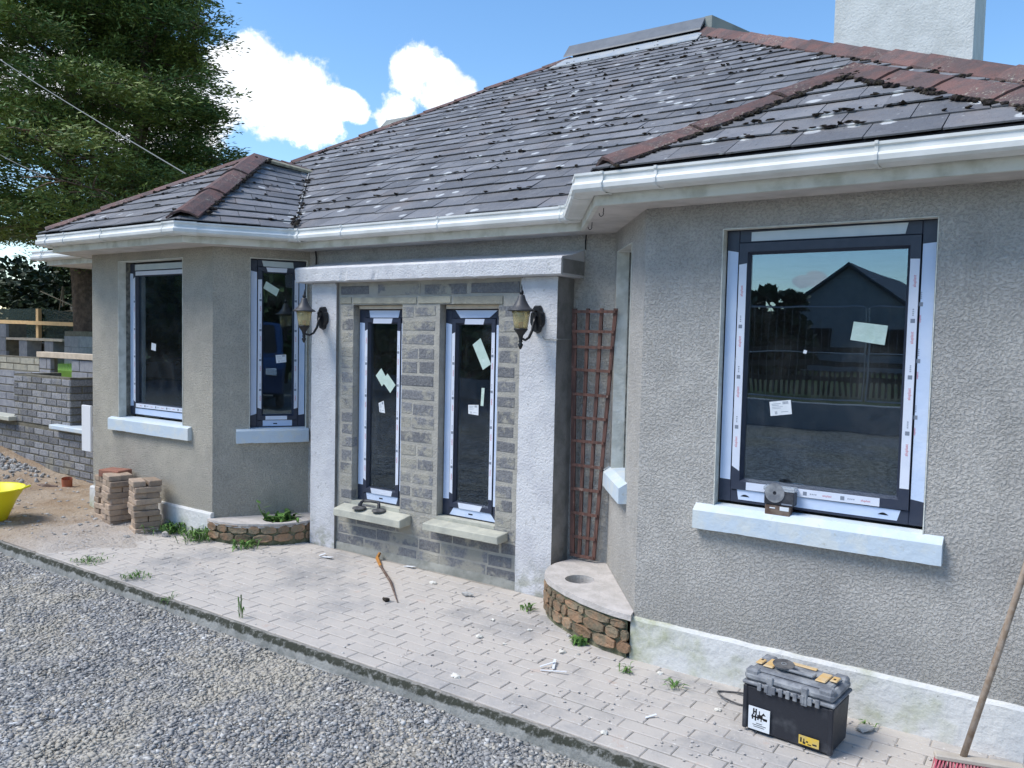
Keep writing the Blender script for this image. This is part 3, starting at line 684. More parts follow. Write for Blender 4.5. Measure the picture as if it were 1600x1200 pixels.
# sills ---------------------------------------------------------------
def sill(T, u0, u1, z0, z1, out=.036, d=.05, mat='sill', slope=.029):
    mb = MB(); n = 24; L = u1-u0
    for k in range(n+1):
        u = u0+L*k/n; j = .0025*mnoise.noise(Vector((k*1.7, z0*9, u0)))
        mb.v += [T(u, -d, z0+.002), T(u, out, z0+j*1.4), T(u, out+j*.5, z1+j*.5), T(u, out-.006, z1+.004), T(u, 0, z1+slope), T(u, -d, z1+slope+.006)]
    for k in range(n):
        for j in range(6): mb.f.append((k*6+j, k*6+(j+1) % 6, k*6+6+(j+1) % 6, k*6+6+j))
    mb.f += [(0, 5, 4, 3, 2, 1), tuple(n*6+j for j in (0, 1, 2, 3, 4, 5))]
    return mb.build('sill', mat, H)
sill(TR1, -1.4844+X0, -.4231+X0, .7221, .8076, out=.042)
sill(TR0, .0, .613, .7221, .8076, out=.045, d=.12)
sill(TL1, -6.8925+7.2, -5.7292+7.2, .7437, .8375, d=.11, slope=.015)
sill(TL2, .1716, .722, .7437, .8375, d=.06, slope=.015)

# plinths
def plinth(T, u0, u1, z1, out=.022, n=60):
    mb = MB()
    for k in range(n+1):
        u = u0+(u1-u0)*k/n; j = .004*mnoise.noise(Vector((u*9, z1, 4)))
        mb.v += [T(u, -.01, -.05), T(u, out+.004, -.05), T(u, out+j*.3, z1-.012+j), T(u, out-.008, z1+j), T(u, -.01, z1+.004+j)]
    for k in range(n):
        for j in range(4): mb.f.append((k*5+j, k*5+j+1, k*5+6+j, k*5+5+j))
    mb.f += [(0, 1, 2, 3, 4), tuple(n*5+j for j in (4, 3, 2, 1, 0))]
    mb.build('plinth', 'plinth', H)
plinth(TR1, -.008, TR1.L, .213); plinth(frame_T(RB[2], RB[3]), 0, .9, .213)
plinth(TL1, -.02, TL1.L+.008, .205)

# porch ---------------------------------------------------------------
YP = 4.242
def rough_box(name, x0, x1, y0, y1, z0, z1, mat, amp=.004, seg=.05):
    mb = MB(); nx, nz_ = max(1, int((x1-x0)/seg)), max(1, int((z1-z0)/seg))
    for j in range(nz_+1):
        for i in range(nx+1):
            x = x0+(x1-x0)*i/nx; z = z0+(z1-z0)*j/nz_; e = (i in (0, nx))*1.; f = (j in (0, nz_))*1.
            a = amp*mnoise.noise(Vector((x*9, z*9, x0)))
            mb.v.append((x+(a if i == 0 else -a if i == nx else 0), y0+a*.8+(e+f)*.003, z+(a*1.3 if j in (0, nz_) else 0)))
    W = nx+1
    for j in range(nz_):
        for i in range(nx): k = j*W+i; mb.f.append((k, k+1, k+W+1, k+W))
    o = mb.build(name, mat, H, smooth=True, recalc=False)
    return o
# posts: front skin + return body, its shaded sides painted darker
for (a, b) in ((-4.8071, -4.541), (-2.8919, -2.6241)):
    MB().box(a+.003, b-.003, YP+.005, 4.45, -.05, 1.985).build('post_return', 'postshade', H)
    rough_box('porch_post', a, b, YP, 0, -.03, 1.985, 'post', .003)
# lintel slab, worn edge, sloping top
mb = MB(); n = 80; x0, x1 = -4.9186, -2.5588
for k in range(n+1):
    x = x0+(x1-x0)*k/n; j = .004*mnoise.noise(Vector((x*12, 3, 4))); g = .007*mnoise.noise(Vector((x*17, 8, 4)))
    chip = -.012 if mnoise.noise(Vector((x*6, 1, 9))) > .32 else 0
    mb.v += [(x, 4.445, 1.985), (x, 4.172+.012, 1.987+g*.6), (x, 4.172+j-chip*.6, 1.994+g*.5), (x, 4.172+j*.6, 2.086+j), (x, 4.172+.012+j, 2.099+g*.7), (x, 4.30, 2.118+j), (x, 4.445, 2.158)]
for k in range(n):
    for j in range(7): mb.f.append((k*7+j, k*7+(j+1) % 7, k*7+7+(j+1) % 7, k*7+7+j))
mb.f += [tuple(range(7))[::-1], tuple(n*7+j for j in range(7))]
mb.build('lintel_slab', 'post', H)
MB().box(-2.5575, -2.5555, 4.19, 4.44, 2.0, 2.085).build('lintel_end_shade', 'postshade', H)  # thin dark plate painting the shade on the slab end
# infill: mortar backing with two openings, then each block on it
YI = 4.27
TI = frame_T((-4.541, YI), (-2.8919, YI))
XI = 4.541
mbk = MB(); WA, WB = (-4.388+XI, -3.906+XI, .372, 1.822), (-3.568+XI, -3.076+XI, .372, 1.822); LI = TI.L
for (a, b, c, e) in ((-.0, WA[0], -.05, 1.99), (WA[1], WB[0], -.05, 1.99), (WB[1], LI, -.05, 1.99), (WA[0], WA[1], -.05, WA[2]), (WA[0], WA[1], WA[3], 1.99), (WB[0], WB[1], -.05, WB[2]), (WB[0], WB[1], WB[3], 1.99)):
    mbk.box(a, b, -.20, 0, c, e, TI)
infill = mbk.build('porch_infill', 'mortar', H)
def block(T, u0, u1, z0, z1, out, mat, parent, depth=.05, name='block', jit=.006):
    r = lambda: random.uniform(-jit, jit); mb = MB(); o = out+random.uniform(0, .002)
    a0, a1, b0, b1 = u0+r(), u1+r(), z0+r(), z1+r(); sk = [r()*.6 for _ in range(8)]
    mb.v = [T(a0, -depth, b0), T(a1, -depth, b0), T(a1, -depth, b1), T(a0, -depth, b1),
            T(a0, o*.2, b0+sk[0]), T(a1, o*.2, b0+sk[1]), T(a1, o*.2, b1+sk[2]), T(a0, o*.2, b1+sk[3]),
            T(a0+.0035, o, b0+.0035+sk[4]), T(a1-.0035, o+sk[5]*.3, b0+.0035+sk[5]), T(a1-.0035, o, b1-.0035+sk[6]), T(a0+.0035, o+sk[6]*.3, b1-.0035+sk[7])]
    mb.f = [(4, 5, 9, 8), (5, 6, 10, 9), (6, 7, 11, 10), (7, 4, 8, 11), (8, 9, 10, 11), (0, 1, 5, 4), (1, 2, 6, 5), (2, 3, 7, 6), (3, 0, 4, 7)]
    return mb.build(name, mat, parent)
PC = .0965
z = 1.884; us = [.02, .315, .395, .80, .822, 1.22, 1.30, LI-.015]
for a, b in ((.02, .305), (.395, .795), (.83, 1.2), (1.24, LI-.03)): block(TI, a, b, 1.892, 1.962, .004, 'block', infill)
for a, b in ((.02, .13), (.145, .77), (.785, 1.07), (1.085, 1.50)): block(TI, a, b, 1.826, 1.878, .007, 'beigeblock', infill)
k = 0; zt = 1.822
while zt-PC > .36:
    zb = zt-PC; a, b = zb+.013, zt-.011
    if k == 0: a = zb+.012
    block(TI, .035+random.uniform(0, .012), WA[0]-.002, a, b, .0012, 'block', infill)
    if k % 4 in (0, 3) or random.random() < .25:
        m_ = WA[1]+(WB[0]-WA[1])*random.choice((.32, .45, .3)); block(TI, WA[1]+.003, m_-.008, a, b, .0012, 'block', infill); block(TI, m_+.008, WB[0]-.04, a, b, .0012, 'block', infill)
    else: block(TI, WA[1]+.003, WB[0]-.045+random.uniform(-.01, .01), a, b, .0012, 'block', infill)
    block(TI, WB[1]+.003, LI-.045+random.uniform(-.015, .01), a, b, .0012, 'block', infill)
    zt = zb; k += 1
k = 0
while zt > .1:
    zb = zt-.085; u = .02-(.12 if k % 2 else 0)
    while u < LI:
        L = random.choice((.2, .31, .4)); a, b = max(.015, u), min(LI-.01, u+L-.014)
        if b-a > .05 and zb > .03: block(TI, a, b, zb+.008, zt-.008, .001, 'block', infill, jit=.006)
        u += L
    zt = zb; k += 1
ft = MB(); n = 50
for k in range(n+1):
    x = -4.541+LI*k/n; g = .008*mnoise.noise(Vector((x*8, 2, 2))); ft.v += [(x, YI-.012+g*.5, -.05), (x, YI-.010+g*.5, .048+g), (x, YI+.004, .055+g)]
for k in range(n): ft.f += [(3*k, 3*k+3, 3*k+4, 3*k+1), (3*k+1, 3*k+4, 3*k+5, 3*k+2)]
ft.build('infill_footing', 'footing', H, smooth=True)
# porch window sills (cream concrete)
def csill(x0, x1, zf0, zf1, zb, yf=4.15, ye=4.335):
    mb = MB(); mb.hexa([(x0, yf, zf0), (x1, yf, zf0), (x1-.0, YI-.004, zf0+.004), (x0, YI-.004, zf0+.004), (x0+.004, yf, zf1), (x1-.004, yf, zf1), (x1+.0, YI-.004, zb-.012), (x0+.0, YI-.004, zb-.012)])
    o = mb.build('sill', 'csill', H, bevel=.004)
    mb2 = MB(); return o
csill(-4.455, -3.793, .278, .332, .368); csill(-3.593, -2.964, .300, .349, .372)
for (a, b, _, _) in (WA, WB): MB().box(a+.002, b-.002, -.1, .002, .352, .381, TI).build('sill_bed', 'csill', H)
# porch windows
TW1 = None
for i, (a, b, _, _) in enumerate((WA, WB)):
    u0, u1, z0, z1 = a+.003, b-.003, .383, 1.790
    F = std_films(u0, u1, z0, z1, .06, .042, .10, .115, .15)
    if i == 0:
        F += [('film', [(u0+.11, z1-.058), (u1-.09, z1-.058), (u1-.075, z1-.006), (u0+.10, z1-.006)], .0006), ('film2', [(u0+.145, z1-.1), (u1-.15, z1-.1), (u1-.14, z1-.064), (u0+.15, z1-.064)], .0075)]
        F += [('film', [(u0+.1, z0+.012), (u1-.085, z0+.01), (u1-.07, z0+.06), (u0+.09, z0+.06)], .0006), ('film2', [(u0+.15, z0+.062), (u1-.13, z0+.062), (u1-.12, z0+.1), (u0+.14, z0+.1)], .0075)]
    else:
        F += [('film', [(u0+.13, z1-.058), (u1-.115, z1-.055), (u1-.05, z1-.006), (u0+.085, z1-.006)], .0006), ('film2', [(u0+.17, z1-.1), (u1-.16, z1-.1), (u1-.15, z1-.064), (u0+.175, z1-.064)], .0075)]
        F += [('film', [(u0+.065, z0+.01), (u1-.03, z0+.008), (u1-.075, z0+.06), (u0+.1, z0+.062)], .0006), ('film2', [(u0+.15, z0+.062), (u1-.16, z0+.062), (u1-.14, z0+.1), (u0+.14, z0+.1)], .0075)]
    TW, win, _ = window(TI, u0, u1, z0, z1, .06, .06, .042, F, 'narrow porch window, two overlapping green labels on its glass' if i == 0 else 'narrow porch window, tilted green label and square white label on its glass')
    strip_print(TW, u0+.08, .0090, z0+.18, z1-.18, parent=win, h=.014, phase=.03*i); strip_print(TW, u1-.08, .0090, z0+.18, z1-.18, parent=win, h=.014, phase=.09)
    MB().box((u0+u1)/2-.015, (u0+u1)/2+.02, .0021, .0026, z0+.028, z0+.037, TW).build('drain_slot', 'void', win)
    MB().box(a+.03, b, -.1, -.03, 1.793, 1.818, TI).build('timber_packer', 'plank', H)
    q = lambda x: x+XI
    if i == 0:
        sticker(TW, win, [(q(-4.232), 1.31), (q(-4.17), 1.235), (q(-4.115), 1.285), (q(-4.178), 1.365)], 'greenpaper')
        TWb = lambda u, w, z, TW=TW: TW(u, w+.0014, z)
        sticker(TWb, win, [(q(-4.165), 1.27), (q(-4.085), 1.19), (q(-4.035), 1.25), (q(-4.115), 1.33)], 'greenpaper')
        sticker(TW, win, [(q(-4.19), 1.045), (q(-4.135), 1.04), (q(-4.15), 1.13), (q(-4.20), 1.11)], 'paper', 1)
        # small warm bulb inside? the photo shows a tiny light seen through the glass
    else:
        sticker(TW, win, [(q(-3.255), 1.39), (q(-3.19), 1.43), (q(-3.28), 1.60), (q(-3.345), 1.555)], 'greenpaper')
        sticker(TW, win, [(q(-3.268), 1.15), (q(-3.245), 1.15), (q(-3.238), 1.27), (q(-3.262), 1.27)], 'greenpaper')
        sticker(TW, win, [(q(-3.37), 1.09), (q(-3.285), 1.085), (q(-3.285), 1.155), (q(-3.372), 1.15)], 'paper', 1)

# eaves ---------------------------------------------------------------
EP = [(-8.85, 6.5), (-8.85, 4.25), (-7.72, 4.25), (-7.29, 3.55), (-5.41, 3.55), (-4.955, 4.25), (-2.475, 4.25), (-1.965, 3.5), (.05, 3.5), (.58, 4.25), (3.2, 4.25)]
def sweep(path, prof, closed=True, a=None, b=None):
    """prof: (offset outward, z); outward = to the right-hand side of travel seen from above, i.e. towards -y for +x travel"""
    pts = [Vector(p) for p in path]; mb = MB(); n = len(prof)
    for i, p in enumerate(pts):
        d0 = (p-pts[i-1]).normalized() if i > 0 else None; d1 = (pts[i+1]-p).normalized() if i+1 < len(pts) else None
        if d0 is None: d0 = d1
        if d1 is None: d1 = d0
        n0 = Vector((d0.y, -d0.x)); n1 = Vector((d1.y, -d1.x)); mth = (n0+n1).normalized(); mth = mth/max(.3, mth.dot(n0))
        for o, z in prof: q = p+mth*o; mb.v.append((q.x, q.y, z))
    for i in range(len(pts)-1):
        for j in range(n if closed else n-1): mb.f.append((i*n+j, i*n+(j+1) % n, (i+1)*n+(j+1) % n, (i+1)*n+j))
    if closed: mb.f += [tuple(range(n))[::-1], tuple((len(pts)-1)*n+j for j in range(n))]
    return mb
sweep(EP, [(0, 2.25), (0, 2.38), (-.02, 2.38), (-.02, 2.25)]).build('fascia', 'fascia', H)
EPs = [(-8.83, 6.5)]+EP[1:]
sweep(EP, [(-.0205, 2.253), (-.0205, 2.263), (-.34, 2.263), (-.34, 2.253)]).build('soffit', 'soffit', H)
GP = [(.002, 2.302), (.066, 2.299), (.095, 2.304), (.107, 2.314), (.109, 2.334), (.102, 2.344), (.095, 2.348), (.094, 2.369), (.101, 2.374), (.101, 2.386), (.090, 2.387), (.088, 2.380), (.088, 2.362), (.089, 2.346), (.096, 2.340), (.103, 2.332), (.101, 2.318), (.091, 2.310), (.066, 2.306), (.006, 2.308), (.006, 2.377), (.002, 2.377)]
gutter = sweep(EP[1:], GP).build('gutter', 'upvc', H)
def along(i, t):   # point on EP segment i at distance t
    a, b = Vector(EP[i]), Vector(EP[i+1]); return a+(b-a).normalized()*t
BP_ = [(o+(.005 if k < 11 else 0), z+(-.004 if k < 3 else .003 if 7 < k < 12 else 0)) for k, (o, z) in enumerate(GP)]
def band(i, t, w, name):
    a, b = along(i, t-w/2), along(i, t+w/2); sweep([a, b], BP_).build(name, 'upvc', gutter)
for i, ts in ((1, (.12,)), (3, (.38, .95)), (5, (.55, 1.45)), (7, (.36, 1.28)), (9, (.8,))):
    for t in ts: band(i, t, .013, 'bracket')
def union(ci, w=.09):
    a = Vector(EP[ci]); p = a+(Vector(EP[ci-1])-a).normalized()*w; q = a+(Vector(EP[ci+1])-a).normalized()*w
    sweep([p, a, q], BP_).build('corner_joint', 'upvc', gutter)
    for s_, (i, t) in enumerate(((ci-1, (Vector(EP[ci])-Vector(EP[ci-1])).length-w), (ci, w))):
        BQ = [(o+(.003 if k < 11 else 0), z-(.003 if k < 3 else 0)) for k, (o, z) in enumerate(BP_)]
        sweep([along(i, t-.006), along(i, t+.006)], BQ).build('joint_clip', 'upvc', gutter)
for ci in (1, 2, 3, 4, 5, 6, 7, 8): union(ci)
# cup hooks in the soffit
for (x, y) in ((-2.256, 3.992), (-1.968, 3.594)):
    hk = MB().tube([(x, y, 2.256), (x, y, 2.235)]+[(x+.012*math.cos(a)-.012+.0, y, 2.225+.012*math.sin(a)) for a in [math.radians(v) for v in (40, 0, -45, -90, -135, -180, -200)]], .0022, 6)
    hk.build('cup_hook', 'iron', H)
MB().tube([(-4.98, 4.43, 2.26), (-4.97, 4.43, 2.2), (-4.975, 4.432, 2.12)], .006, 6).build('wall_cable', 'iron', H)
MB().tube([(-2.545, 4.435, 2.25), (-2.55, 4.436, 2.2), (-2.548, 4.436, 2.16)], .004, 6).build('wall_cable', 'iron', H)

# roof ---------------------------------------------------------------
T30 = math.tan(math.radians(30))
mz = lambda y: 2.40+(y-4.2)*T30
AL, VL = Vector((-6.40, 4.95, 3.23)), Vector((-6.46, 4.2+.83/T30, 3.23))
AR, VR = Vector((-1.03, 4.48, 3.01)), Vector((-1.03, 4.2+.61/T30, 3.01))
RGa, RGb = Vector((-5.3, 8.75, mz(8.75))), Vector((-3.6, 8.75, mz(8.75)))
CLf, CRf = Vector((-8.35, 4.17, mz(4.17))), Vector((.95, 4.17, mz(4.17)))
e_ = lambda x, y, z: Vector((x, y, z))
class Face:
    """ruled roof face: bottom edge A->B, top edge D->C (may be one point)"""
    def __init__(s, A, B, C, D, expo=.192, wid=.275):
        s.A, s.B, s.C, s.D = map(Vector, (A, B, C, D)); s.n = (s.B-s.A).cross(s.D-s.A)
        if s.n.length < 1e-6: s.n = (s.B-s.A).cross(s.C-s.A)
        s.n.normalize()
        if s.n.z < 0: s.n.negate()
        mid0, mid1 = (s.A+s.B)/2, (s.C+s.D)/2; s.rows = 1
        eu = (s.B-s.A).normalized(); up = s.n.cross(eu); 
        if up.z < 0: up = -up
        s.h = max((s.C-s.A).dot(up), (s.D-s.A).dot(up)); s.rows = max(1, round(s.h/expo)); s.wid = wid; s.eu = eu; s.up = up
    def LR(s, v): return lerp(s.A, s.D, v), lerp(s.B, s.C, v)
    def slates(s, phase0=0):
        out = []; R = s.rows
        for r in range(R):
            v0, v1 = r/R, min(1, (r+1)/R); v2 = min(1, (r+1.22)/R)
            L0, R0 = s.LR(v0); L2, R2_ = s.LR(v2)
            base = s.A; um = min((L0-base).dot(s.eu), (L2-base).dot(s.eu)); uM = max((R0-base).dot(s.eu), (R2_-base).dot(s.eu))
            u = math.floor(um/s.wid)*s.wid+(s.wid/2 if r % 2 else 0)-s.wid+phase0
            l0, r0, l2, r2 = [(q-base).dot(s.eu) for q in (L0, R0, L2, R2_)]
            if r0-l0 < .02: continue
            while u < uM:
                a, b = u+.002, u+s.wid-.002
                a0, b0, a2, b2 = max(a, l0), min(b, r0), max(a, l2), min(b, r2)
                u += s.wid
                if b0-a0 < .015: continue
                if b2-a2 < .004: m_ = min(max((a2+b2)/2, l2), max(l2, r2)); a2 = b2 = m_; a2 -= .001; b2 += .001
                f0 = lambda x: lerp(L0, R0, (x-l0)/(r0-l0)); f2 = lambda x: lerp(L2, R2_, (x-l2)/max(1e-4, (r2-l2))) if r2-l2 > 1e-3 else L2
                drop = s.up*random.uniform(-.006, .004)
                jl = [random.uniform(-.0035, .0035) for _ in range(3)]; lift = .014+random.uniform(-.002, .005); th = .007
                p = [f0(a0)+drop+s.up*jl[0]+s.n*lift, f0(b0)+drop+s.up*jl[1]+s.n*(lift+random.uniform(-.002, .003)), f2(b2)+s.n*.003, f2(a2)+s.n*.003]
                mid = (p[0]+p[1])/2+s.up*jl[2]
                out.append([p[0]-s.n*th, mid-s.n*th, p[1]-s.n*th, p[2]-s.n*th*.4, p[3]-s.n*th*.4, p[0], mid, p[1], p[2], p[3]])
        return out
SF = [(0, 1, 6, 5), (1, 2, 7, 6), (2, 3, 8, 7), (3, 4, 9, 8), (4, 0, 5, 9), (5, 6, 7, 8, 9)]
faces_ = {}
def roofface(key, A, B, C, D, label=None, th=.05, **k):
    f = Face(A, B, C, D, **k); faces_[key] = f
    P = [f.A, f.B, f.C, f.D]; Q = []
    for q in P:
        if all((q-w).length > 1e-3 for w in Q): Q.append(q)
    tw = key in ('Lc', 'Lc2', 'Rc', 'Rc2'); o_ = .045 if tw else .004; mb = MB(); mb.prism([q-f.n*o_ for q in Q], -f.n*(.008 if tw else th))
    o = mb.build('roof', 'deck', H)
    if label: o['label'] = label
    f.o = o; return f
roofface('main', CLf, CRf, RGb, RGa, 'large main roof slope')
roofface('Lf', (-7.36, 3.47, 2.398), (-5.37, 3.47, 2.398), AL, AL, 'triangular bay roof slope with lichen')
roofface('Lc', (-5.37, 3.47, 2.398), (-4.93, 4.17, 2.388), VL, AL)
roofface('Lc2', (-7.78, 4.17, 2.388), (-7.36, 3.47, 2.398), AL, VL)
roofface('Rf', (-1.93, 3.415, 2.398), (.02, 3.415, 2.398), AR, AR)
roofface('Rc', (-2.44, 4.17, 2.388), (-1.93, 3.415, 2.398), AR, VR)
roofface('Rc2', (.02, 3.415, 2.398), (.53, 4.17, 2.388), VR, AR)
RBk = Vector((3.0, 13.3, 2.4)); 
roofface('sideR', (.95, 4.17, mz(4.17)), (.95, 13.3, mz(4.17)), RGb, RGb); roofface('sideL', (-8.35, 13.3, mz(4.17)), (-8.35, 4.17, mz(4.17)), RGa, RGa)
roofface('back', (.95, 13.3, mz(4.17)), (-8.35, 13.3, mz(4.17)), RGa, RGb)
def pjx(P):
    d = P-Vector((0, 0, 1.6)); z = d.dot(FWD); return (800+F_PX*d.dot(R2)/z, 600-F_PX*d.dot(U2)/z, d.length) if z > .1 else (9e9, 9e9, 9e9)
cand = []; stuff = MB()
def under_bay(P):   # main slates hidden below the bay roofs
    for (V, A, E1, E2) in ((VL, AL, -7.78, -4.93), (VR, AR, -2.44, .53)):
        if P.y < V.y:
            t = (V.y-P.y)/(V.y-4.17); xl = V.x+(E1-V.x)*t+.16; xr = V.x+(E2-V.x)*t-.16
            if xl < P.x < xr: return True
    return False
for key in ('main', 'Lf', 'Lc', 'Lc2', 'Rf', 'Rc', 'Rc2'):
    for s_ in faces_[key].slates(random.random()*.2):
        c = sum(s_, Vector())/10
        if key == 'main' and under_bay(c): continue
        u, v, dd = pjx(c); seen = -30 < u < 1640 and -30 < v < 1200 and key not in ('Lc2', 'Rc2') and faces_[key].n.dot(Vector((0, 0, 1.6))-c) > 0.0
        cand.append((-dd if seen else -1e6-dd, key, s_))
cand.sort(key=lambda q: -q[0])
for i, (d_, key, s_) in enumerate(cand):
    if i < 298 and d_ > -1e5: mb = MB(); mb.v = [tuple(p) for p in s_]; mb.f = SF; mb.build('slate', 'slate', faces_[key].o, recalc=False)
    else: k = len(stuff.v); stuff.v += [tuple(p) for p in s_]; stuff.f += [tuple(k+j for j in f) for f in SF]
stuff.build('slates', 'slate', faces_['main'].o, recalc=False, kind='stuff')

# ridge and hip tiles, each a piece
ridge = MB().tube([(-5.2, 8.75, mz(8.75)-.05), (-3.7, 8.75, mz(8.75)-.05)], .02, 6).build('ridge_capping', 'deck', H)
moss = MB()
def hip(a, b, fa, fb, L=.42, arm=.105, mat='tile', lift=.03, n_moss=0, mossarm=None, mortar=None):
    a, b = Vector(a), Vector(b); h = (b-a).normalized(); n = max(1, round((b-a).length/L)); l = (b-a).length/n
    def arm_dir(f, other):
        d = f.n.cross(h).normalized(); c = (f.A+f.B+f.C+f.D)/4
        if d.dot(c-a) < 0: d = -d
        return d
    d1, d2 = arm_dir(fa, fb), arm_dir(fb, fa); upv = (fa.n+fb.n).normalized()
    for i in range(n):
        p, q = a+h*(l*i), a+h*(l*(i+1)-.004); tl = .008+random.uniform(-.002, .004); w = random.uniform(-.004, .004); mb = MB()
        for s_, (P, li, ar) in enumerate(((p, lift+tl, arm), (q, lift, arm*.96))):
            sec = [(d1*ar+fa.n*.010), (d1*ar*.5+fa.n*.008), None, (d2*ar*.5+fb.n*.008), (d2*ar+fb.n*.010)]
            for k_, o in enumerate(sec):
                if o is None: mb.v.append(tuple(P+upv*(li+w)))
                else: mb.v.append(tuple(P+o+upv*(li*(.55 if k_ in (1, 3) else .12)+(tl if s_ == 0 else 0))))
            for k_, o in enumerate(sec):
                if o is None: mb.v.append(tuple(P+upv*(li+w-.016)))
                else: mb.v.append(tuple(P+o*(.985)+upv*(li*(.55 if k_ in (1, 3) else .12)+(tl if s_ == 0 else 0)-.015)))
        for k_ in range(4): mb.f += [(k_, k_+1, 10+k_+1, 10+k_), (5+k_, 10+5+k_, 10+6+k_, 6+k_)]
        mb.f += [(4, 9, 19, 14), (0, 10, 15, 5), (0, 5, 6, 1), (1, 6, 7, 2), (2, 7, 8, 3), (3, 8, 9, 4), (10, 11, 16, 15), (11, 12, 17, 16), (12, 13, 18, 17), (13, 14, 19, 18)]
        mb.build('hip_tile', mat, ridge)
    if mortar:
        mb = MB()
        for d, f in ((d1, fa), (d2, fb)):
            if mortar == 'a' and f is fb: continue
            mb.hexa([a+d*arm*.6-f.n*.01, b+d*arm*.6-f.n*.01, b+d*(arm+.045)-f.n*.0, a+d*(arm+.018)-f.n*.0, a+d*arm*.6+f.n*.03, b+d*arm*.6+f.n*.03, b+d*(arm+.045)+f.n*.024, a+d*(arm+.018)+f.n*.024])
        mb.build('mortar_bed', 'tilemortar', ridge)
    for _ in range(n_moss):
        d, f = (d1, fa) if random.random() < (.5 if mossarm is None else mossarm) else (d2, fb)
        P = lerp(a, b, random.random())+d*(arm+random.uniform(-.01, .03)**1)+f.n*.014
        r = random.uniform(.008, .024); moss.blob(P, r, (1.3, 1, .6))
FA = faces_
E1L, E1Lm = FA['Lf'].B, FA['Lf'].A; E1R, E2R = FA['Rf'].A, FA['Rf'].B
hip(E1L+Vector((.0, .05, .03)), AL, FA['Lf'], FA['Lc'], n_moss=60, mossarm=.15, arm=.12, L=.62, lift=.04)
hip(E1Lm+Vector((.04, .05, .03)), AL, FA['Lc2'], FA['Lf'], n_moss=70, mossarm=.1, arm=.085)
hip(AL, VL, FA['Lc'], FA['Lc2'], arm=.09, mortar='a', lift=.035)
hip(E1R+Vector((.03, .05, .03)), AR, FA['Rc'], FA['Rf'], n_moss=120, mossarm=.12, L=.42, arm=.115)
hip(E2R+Vector((0, .05, .03)), AR, FA['Rf'], FA['Rc2'], n_moss=80, mossarm=.9, L=.42, arm=.12)
hip(AR, VR, FA['Rc'], FA['Rc2'])
hip(RGb, CRf, FA['main'], FA['sideR'], n_moss=80, mossarm=.95, arm=.13, lift=.05)
hip(CLf, RGa, FA['main'], FA['sideL'], n_moss=120, mossarm=.9, arm=.08)
# valley strip of the left bay + leaf litter in it
vb = MB(); P0_, P1_ = Vector((-4.93, 4.17, 2.41)), VL+Vector((.03, 0, .015))
for k in range(31):
    t = k/30; q = lerp(P0_, P1_, t); w = .02+.008*mnoise.noise(Vector((t*20, 0, 0))); s_ = Vector((.5, -.3, 0)).normalized()
    vb.v += [tuple(q-s_*w-Vector((0, 0, -.004))), tuple(q+s_*w)]
for k in range(30): vb.f.append((2*k, 2*k+1, 2*k+3, 2*k+2))
vb.build('valley_gutter', 'lead', H)
for _ in range(60):
    t = random.random()**2; q = lerp(P0_, P1_, t)+Vector((random.uniform(-.03, .05), 0, .012)); moss.blob(q, random.uniform(.006, .018), (1.2, 1, .6))
# moss clumps sitting on the slate edges
for key, cnt in (('main', 420), ('Lf', 30), ('Lc', 18), ('Rf', 55)):
    f = FA[key]; n = 0
    while n < cnt:
        r = random.randint(1, f.rows-1); v = r/f.rows; L0, R0 = f.LR(v); t = random.random(); P = lerp(L0, R0, t)
        if mnoise.noise(P*1.4) < -.1 and random.random() < .75: n += .25; continue
        if key == 'main' and under_bay(P): n += .2; continue
        m_ = random.choice((1, 1, 1, 2, 3))
        for _ in range(m_): moss.blob(P+f.n*.017+f.up*random.uniform(-.012, .03)+f.eu*random.gauss(0, .02), random.uniform(.006, .016)*(1.0 if key != 'main' else 1.25), (1.9, .8, .35))
        n += 1
o = moss.build('moss_clumps', 'moss', faces_['main'].o, kind='stuff', recalc=False)
# steel ridge cap with lead strip below, on the top ridge
zr = mz(8.75); xa, xb = -5.32, -3.58
mb = MB(); mb.prism([(xa, 8.60, zr-.02), (xa, 8.605, zr+.0), (xa, 8.73, zr+.155), (xa, 8.77, zr+.155), (xa, 8.9, zr+.0), (xa, 8.9, zr-.02), (xa, 8.75, zr+.12)], (xb-xa, 0, 0)); mb.build('steel_ridge_cap', 'metalgrey', ridge)
mb = MB(); mb.hexa([(xa-.02, 8.33, mz(8.33)+.018), (xb+.08, 8.33, mz(8.33)+.018), (xb+.02, 8.66, mz(8.66)+.02), (xa+.02, 8.66, mz(8.66)+.02), (xa-.02, 8.33, mz(8.33)+.028), (xb+.08, 8.33, mz(8.33)+.028), (xb+.02, 8.66, mz(8.66)+.035), (xa+.02, 8.66, mz(8.66)+.035)])
mb.build('lead_flashing', 'lead', ridge)
# the cap's far arm running back from the peak
mb = MB(); mb.hexa([(-3.58, 8.72, zr), (-3.5, 8.72, zr), (-2.6, 9.9, zr-.35), (-2.7, 9.9, zr-.35), (-3.58, 8.72, zr+.155), (-3.5, 8.72, zr+.155), (-2.6, 9.9, zr-.2), (-2.7, 9.9, zr-.2)]); mb.build('steel_ridge_cap', 'weathergrey', ridge)
# rear wing with its own ridge cap just showing over the left hip
mb = MB(); mb.prism([(-11.46, 13.5, 5.78), (-11.46, 12, 5.74), (-11.46, 10.6, 5.1)], (4.6, 0, 0)); 
wing = MB().prism([(-11.2, 12, 5.72), (-11.2, 8.9, 4.0), (-11.2, 15.1, 4.0)], (5.6, 0, 0)).build('rear_roof', 'slate', H)
MB().box(-11.0, -6.0, 9.3, 14.7, 0, 4.1).build('rear_wall', 'render', H)
mb = MB(); mb.prism([(-11.46, 11.82, 5.68), (-11.46, 11.98, 5.84), (-11.46, 12.02, 5.84), (-11.46, 12.2, 5.68)], (5.2, 0, 0)); mb.build('rear_ridge_cap', 'weathergrey', H)
